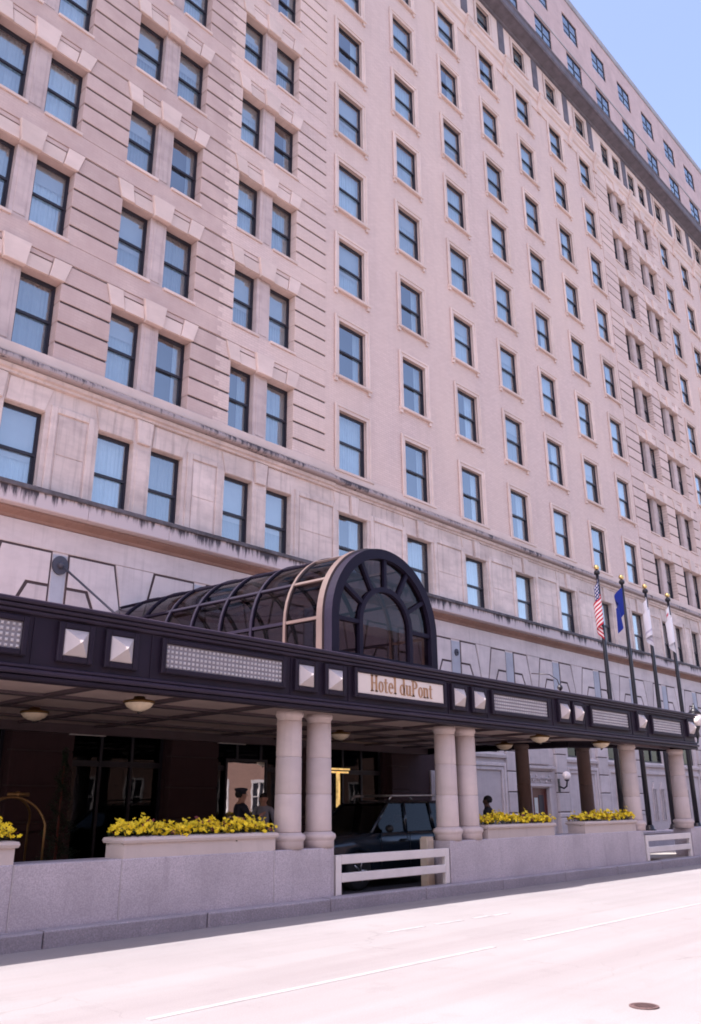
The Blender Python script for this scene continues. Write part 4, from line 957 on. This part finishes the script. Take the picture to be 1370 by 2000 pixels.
for i in range(n+1):
    x = 4.75*i/n; zt = lerp(topz, x); wd = lerp(wid, x); zb = .30 if .15 < x < 4.6 else .38
    for hx in (.88, 3.72):
        d = abs(x-hx)
        if d < .40: zb = max(zb, .34+math.sqrt(.40**2-d*d))
    ring = [(-wd*.96, zb), (-wd, max(zb, .62)), (-wd*.99, max(zb, .82)+.001), (-wd*.95, zt-.05), (-wd*.86, zt-.005), (wd*.86, zt-.005), (wd*.95, zt-.05), (wd*.99, max(zb, .82)+.001), (wd, max(zb, .62)), (wd*.96, zb)]
    v += [(x, y, z) for y, z in ring]
K = 10
for i in range(n):
    for k in range(K): fs.append((i*K+k, i*K+(k+1) % K, (i+1)*K+(k+1) % K, (i+1)*K+k))
fs += [list(range(K)), [n*K+k for k in range(K-1, -1, -1)]]
bd.add(v, fs, 0, True); body = bd.obj('body', m_paintc, car)
gb_ = [(1.30, .82), (4.64, .82)]; zt_ = 1.64
lo_ = [(1.30, -.83, 1.06), (4.66, -.83, 1.09), (4.66, .83, 1.09), (1.30, .83, 1.06)]; hi_ = [(2.02, -.66, 1.64), (4.50, -.66, 1.66), (4.50, .66, 1.66), (2.02, .66, 1.64)]
for nm, a, b in (('side_window', 0, 1), ('rear_window', 1, 2), ('side_window', 2, 3), ('windscreen', 3, 0)):
    MB().add([lo_[a], lo_[b], hi_[b], hi_[a]], [(0,1,2,3)]).obj(nm, m_carglass, car)
pl_ = MB()
def bar(p, q, r): pl_.tube([p, q], r, 6)
for a in range(4): bar(lo_[a], hi_[a], .04)
for xl, xh in ((2.42, 2.55), (3.40, 3.42), (4.05, 4.02)):
    for s_ in (-1, 1): bar((xl, s_*.835, 1.07), (xh, s_*.665, 1.65), .045)
pl_.obj('pillar', m_paintc, car)
rf = MB(); v = []
for i in range(9):
    for j in range(7):
        x = 1.98+(4.56-1.98)*i/8; y = -.69+1.38*j/6; v.append((x, y, 1.655+.07*(1-(2*j/6-1)**2)*(1-.5*(abs(i-4)/4)**4)))
rf.add(v, [(i*7+j, i*7+j+1, (i+1)*7+j+1, (i+1)*7+j) for i in range(8) for j in range(6)], 0, True); rf.obj('roof', m_paintc, car)
rk = MB()
for s_ in (-.56, .56): rk.tube([(2.2, s_, 1.72), (2.3, s_, 1.80), (4.2, s_, 1.82), (4.35, s_, 1.73)], .022)
for x in (2.6, 3.9): rk.tube([(x, -.56, 1.81), (x, .56, 1.81)], .018)
rk.obj('roof_rack', m_rim, car)
tyre = MB().lathe([(.22, -.11), (.33, -.11), (.355, -.08), (.36, 0), (.355, .08), (.33, .11), (.22, .11)], seg=28).mesh('tyre', m_rub)
rim = MB().lathe([(.0, .10), (.05, .105), (.06, .07), (.18, .06), (.21, .10), (.225, .10), (.225, -.1)], seg=28)
for k in range(5):
    a = 2*math.pi*k/5; rim.tube([(.04*math.cos(a), .04*math.sin(a), .09), (.2*math.cos(a), .2*math.sin(a), .085)], .03, 6)
rim = rim.mesh('rim', m_rim)
for x in (.88, 3.72):
    for s_ in (-1, 1):
        o = link('wheel', None, car, (x, s_*.80, .36)); o.rotation_euler = (R(90) if s_ < 0 else R(-90), 0, 0); link('tyre', tyre, o); link('rim', rim, o)
MB().prof_x([(-.84,.33),(.84,.33),(.86,.5),(.80,.60),(-.80,.60),(-.86,.5)], -.09, .10).obj('front_bumper', m_trimb, car)
MB().prof_x([(-.84,.36),(.84,.36),(.86,.5),(.80,.62),(-.80,.62),(-.86,.5)], 4.66, 4.84).obj('rear_bumper', m_trimb, car)
MB().box(-.005, .05, -.42, .42, .63, .82).obj('grille', m_trimb, car)
for s_ in (-1, 1):
    MB().bev(0, .30, 0, .05, .66, .84, .02).obj('headlight', m_lampg, car, (-.0, s_*.66-.02, 0), 0); MB().box(4.70, 4.76, s_*.80-.07, s_*.80+.05, .72, 1.02).obj('tail_light', m_red, car)
    MB().sphere((1.72, s_*.98, 1.14), .1, 10, 7, 0, (.6, 1.1, .75)).obj('wing_mirror', m_trimb, car)
    for xd in (1.55, 2.48, 3.40): MB().box(xd-.006, xd+.006, s_*.90-.006, s_*.90+.006, .42, 1.05).obj('door_seam', m_trimb, car)
    for xd in (2.28, 3.22): MB().box(xd-.09, xd+.09, s_*.90-.025, s_*.90+.025, .90, .93).obj('door_handle', m_trimb, car)
    MB().box(1.3, 3.3, s_*.905-.015, s_*.905+.015, .60, .66).obj('side_moulding', m_trimb, car)
for x, y in ((2.75, -.38), (2.75, .38), (3.6, 0)):
    MB().bev(x-.3, x+.3, y-.25-(.35 if y == 0 else 0), y+.25+(.35 if y == 0 else 0), .55, .75, .03).prof_x([], 0, 0).bev(x+.25, x+.4, y-.25-(.35 if y == 0 else 0), y+.25+(.35 if y == 0 else 0), .7, 1.28, .04).obj('seat', m_seat, car) if False else MB().bev(x-.3, x+.3, y-.25-(.35 if y == 0 else 0), y+.25+(.35 if y == 0 else 0), .55, .75, .03).bev(x+.25, x+.4, y-.25-(.35 if y == 0 else 0), y+.25+(.35 if y == 0 else 0), .7, 1.28, .04).obj('seat', m_seat, car)

# ------------------------------------------------------------------ people
m_skin = plain('skin', (.36, .20, .15), .55, 0, .06, 9); m_skin2 = plain('dark skin', (.10, .055, .04), .55, 0, .06, 9); m_hair = plain('dark hair', (.012, .010, .012), .7)
m_navy = plain('navy uniform', (.012, .012, .025), .8); m_jack = plain('charcoal jacket', (.022, .020, .028), .85); m_shirt = plain('pale blue grey shirt', (.24, .25, .30), .85); m_trou = plain('dark trousers', (.02, .02, .026), .85); m_shoe = plain('black shoes', (.01, .01, .01), .4)
def person(name, label, loc, rz, H, mats, pose, cap=False, seat=False):
    # joints: name -> (xyz, radius, parent, material); figure faces -y
    k = H/1.75; J = {}
    def j(n, p, r, par, mt): J[n] = (Vector(p)*k, r*k, par, mt)
    top, leg, skin, shoe = 0, 1, 2, 3
    j('pelvis', (0, 0, .96), (.15), None, leg); j('waist', (0, .0, 1.10), .135, 'pelvis', top); j('chest', (0, 0, 1.30), .155, 'waist', top); j('upper', (0, .005, 1.43), .10, 'chest', top)
    j('neck', (0, -.005, 1.52), .055, 'upper', skin); j('jaw', (0, -.03, 1.585), .075, 'neck', skin); j('head', (0, -.015, 1.655), .095, 'jaw', skin); j('crown', (0, -.005, 1.70), .075, 'head', skin)
    j('nose', (0, -.115, 1.63), .014, 'head', skin)
    for s_, nm in ((-1, 'l'), (1, 'r')):
        j('ear'+nm, (s_*.095, -.0, 1.635), .018, 'head', skin)
        el, wr, hd = pose.get(nm, ((s_*.26, .02, 1.13), (s_*.27, -.06, .88), (s_*.27, -.08, .79)))
        j('sh'+nm, (s_*.185, .0, 1.43), .07, 'upper', top); j('el'+nm, el, .048, 'sh'+nm, top); j('wr'+nm, wr, .036, 'el'+nm, top)
        W, Hd = Vector(wr), Vector(hd); d = (Hd-W).normalized(); sd = d.cross(Vector((0, -1, 0.2))).normalized()
        j('pa'+nm, Hd, .032, 'wr'+nm, skin)
        for q, (o_, l_) in enumerate(((-.030, .075), (-.010, .088), (.010, .082), (.028, .066))):
            m1 = Hd+sd*o_+d*l_*.55+Vector((0, -.006, 0)); m2 = Hd+sd*o_+d*l_+Vector((0, -.022, 0)); j(f'f{q}a'+nm, m1, .010, 'pa'+nm, skin); j(f'f{q}b'+nm, m2, .008, f'f{q}a'+nm, skin)
        j('tha'+nm, Hd-d*.02+sd*-.045*s_+Vector((0, -.02, 0)), .012, 'pa'+nm, skin); j('thb'+nm, Hd+d*.025+sd*-.06*s_+Vector((0, -.035, 0)), .010, 'tha'+nm, skin)
        if seat: kn, an, to = (s_*.14, -.44, .98), (s_*.14, -.50, .58), (s_*.14, -.64, .55)
        else: kn, an, to = pose.get('leg'+nm, ((s_*.105, -.02, .51), (s_*.11, .02, .09), (s_*.12, -.15, .035)))
        j('hip'+nm, (s_*.10, 0, .90), .088, 'pelvis', leg); j('kn'+nm, kn, .06, 'hip'+nm, leg); j('an'+nm, an, .042, 'kn'+nm, leg); j('to'+nm, to, .035, 'an'+nm, shoe)
    names = list(J); idx = {n: i for i, n in enumerate(names)}
    me = bpy.data.meshes.new('tmp'); me.from_pydata([J[n][0] for n in names], [(idx[n], idx[J[n][2]]) for n in names if J[n][2]], [])
    to = bpy.data.objects.new('tmp', me); C.objects.link(to); sk = to.modifiers.new('skin', 'SKIN'); sk.use_smooth_shade = True
    for i, n in enumerate(names): me.skin_vertices[0].data[i].radius = (J[n][1],)*2; me.skin_vertices[0].data[i].use_root = (n == 'pelvis')
    ss = to.modifiers.new('sub', 'SUBSURF'); ss.levels = ss.render_levels = 1
    dg = bpy.context.evaluated_depsgraph_get(); fm = bpy.data.meshes.new_from_object(to.evaluated_get(dg)); bpy.data.objects.remove(to); fm.name = name
    fm.materials.clear()
    for m in mats[:4]: fm.materials.append(m)
    segs = [(J[n][0], J[J[n][2]][0], J[n][3]) for n in names if J[n][2]]
    for p in fm.polygons:
        c = p.center; best = min(segs, key=lambda s: (c-(s[0]+(s[1]-s[0])*max(0, min(1, (c-s[0]).dot(s[1]-s[0])/max(1e-6, (s[1]-s[0]).length_squared))))).length); p.material_index = best[2]; p.use_smooth = True
    o = link(name, fm, None, loc, rz); tag(o, label, 'person')
    h = MB()
    for i in range(7):
        pass
    h.sphere((0, .012*k, 1.672*k), .107*k, 14, 8, 0, (.93, 1.02, .92)); v = [(x, y, z) for x, y, z in h.v]
    hm = MB(); hm.v = v; 
    keep = [f for f in h.f if all((v[i][2] > (1.66 if v[i][1] < -.02 else 1.60)*k) for i in f)]
    hm.f = keep; hm.mi = [0]*len(keep); hm.sm = [True]*len(keep); hm.obj('hair', mats[4], o)
    if cap:
        MB().lathe([(.104, 1.68), (.106, 1.725), (.135, 1.765), (.13, 1.785), (.05, 1.80), (0, 1.80)], (0, .0, 0), 18).obj('cap', mats[0], o)
        MB().add([(-.09,-.05,1.69),(-.05,-.10,1.688),(0,-.115,1.686),(.05,-.10,1.688),(.09,-.05,1.69),(.06,-.14,1.672),(0,-.16,1.668),(-.06,-.14,1.672)], [(0,1,7),(1,2,6,7),(2,3,5,6),(3,4,5)]).obj('cap_peak', m_shoe, o)
    return o
person('person', 'doorman in a dark uniform and peaked cap under the canopy', (11.35, 13.7, .2), R(75), 1.76, (m_navy, m_trou, m_skin, m_shoe, m_hair), {'l': ((-.24, -.10, 1.20), (-.16, -.32, 1.26), (-.14, -.40, 1.29)), 'r': ((.26, -.05, 1.17), (.22, -.26, 1.12), (.20, -.34, 1.11))}, True)
person('person', 'person in a pale shirt standing before the doorman', (12.3, 14.1, .2), R(-60), 1.70, (m_shirt, m_trou, m_skin, m_shoe, m_hair), {})
person('person', 'dark haired person in a charcoal jacket behind the middle flower bed', (18.2, 12.55, .05), R(200), 1.80, (m_jack, m_trou, m_skin2, m_shoe, m_hair), {})
person('person', 'driver sitting in the dark car under the canopy', (12.55+2.72, 13.32-.38, .05-.24), R(-90), 1.72, (m_shirt, m_trou, m_skin, m_shoe, m_hair), {'l': ((-.24, -.16, 1.20), (-.16, -.38, 1.26), (-.15, -.46, 1.28)), 'r': ((.24, -.16, 1.20), (.16, -.38, 1.26), (.15, -.46, 1.28))}, False, True)

# ------------------------------------------------------------------ luggage cart and topiary
cart = thing('luggage_cart', 'brass luggage cart with arched rails at the left under the canopy', 'luggage cart', (6.28, 13.0, .05))
MB().bev(-.55, .55, -.3, .3, .22, .30, .02).obj('platform', m_wood, cart)
for s_ in (-.27, .27):
    pts = [(-.46, s_, .3), (-.46, s_, 1.35)]+[(-.46*math.cos(R(a)), s_*(1-.85*math.sin(R(a))), 1.35+.40*math.sin(R(a))) for a in range(10, 180, 10)]+[(.46, s_, 1.35), (.46, s_, .3)]
    MB().tube(pts, .019, 8).obj('rail', m_brass, cart)
MB().tube([(-.06, 0, 1.79), (.28, 0, 1.79)], .03, 8).sphere((.1, 0, 1.79), .05).obj('top_pad', m_brass, cart)
for x in (-.42, .42):
    for y in (-.22, .22): MB().lathe([(.02, -.02), (.1, -.02), (.1, .02), (.02, .02)], seg=14).obj('wheel', m_rub, cart, (x, y, .1)).rotation_euler = (R(90), 0, 0)
tp = thing('topiary', 'dark clipped spiral evergreen in a pot left under the canopy', 'shrub', (8.25, 15.1, .05))
MB().lathe([(.17, 0), (.24, .42), (.27, .44), (.27, .50), (.23, .50), (.22, .46), (0, .46)], seg=20).obj('pot', m_brown, tp)
MB().tube([(0, 0, .45), (0, 0, 2.5)], [.03, .012], 7).obj('trunk', m_wood, tp)
m = MB()
for i in range(5200):
    t_ = random.random()**1.2; z = .6+2.0*t_; r = (.40*(1-t_)+.05)*(.72+.28*math.sin(t_*26)); a = random.uniform(0, 6.28); q = r*random.uniform(.55, 1.06)
    p = Vector((q*math.cos(a), q*math.sin(a), z+.06*math.sin(a+t_*26))); d = Vector((math.cos(a)+random.uniform(-.8, .8), math.sin(a)+random.uniform(-.8, .8), random.uniform(-.3, 1))).normalized()*random.uniform(.03, .06); s_ = d.cross(Vector((0, 0, 1))).normalized()*.012
    m.add([p-s_, p+s_, p+d], [(0,1,2)])
m.obj('crown', m_topi, tp)

# ------------------------------------------------------------------ low brick building across the street (seen only mirrored in the entrance glass)
opp = thing('opposite_building', 'low brick row across the street mirrored in the entrance glass', 'building', (0, -5.6, 0))
m_opp = brickmat('red brown brick', ((.36, .22, .18), (.30, .18, .15)))
hs = [(x, x+1.2, z, z+2.0) for x in range(-30, 70, 3) for z in (1.2, 5.2)]
xs = [v for v in range(-33, 75, 3)]
ow_ = MB()
for z0, z1, full in ((0, 1.2, True), (1.2, 3.2, False), (3.2, 5.2, True), (5.2, 7.2, False), (7.2, 9.5, True)):
    if full: ow_.box(-33, 75, -.3, 0, z0, z1)
    else:
        ow_.box(-33, -30, -.3, 0, z0, z1)
        for x in range(-30, 72, 3): ow_.box(x+1.2, x+3, -.3, 0, z0, z1)
ow_.add([(-33,-9,0),(75,-9,0),(75,-9,9.5),(-33,-9,9.5)], [(0,1,2,3)]).add([(-33,-9,9.4),(75,-9,9.4),(75,-.2,9.4),(-33,-.2,9.4)], [(0,1,2,3)]).obj('wall', m_opp, opp)
MB().box(-33.2, 75.2, -.4, .25, 9.5, 9.9).obj('parapet', m_trim, opp)
f = MB()
for a, b, c, d in ((0, .12, 0, 2), (1.08, 1.2, 0, 2), (.12, 1.08, 1.86, 2), (.12, 1.08, 0, .14), (.12, 1.08, .96, 1.04), (.57, .63, .14, 1.86)): f.box(a, b, -.12, .02, c, d)
fm_ = f.mesh('window', m_white); pn = MB().add([(.1,-.08,.1),(1.1,-.08,.1),(1.1,-.08,1.9),(.1,-.08,1.9)], [(0,1,2,3)]).mesh('pane', m_frame)
for x0, x1, z0, z1 in hs:
    wo = link('window', fm_, opp, (x0, 0, z0)); link('pane', pn, wo)
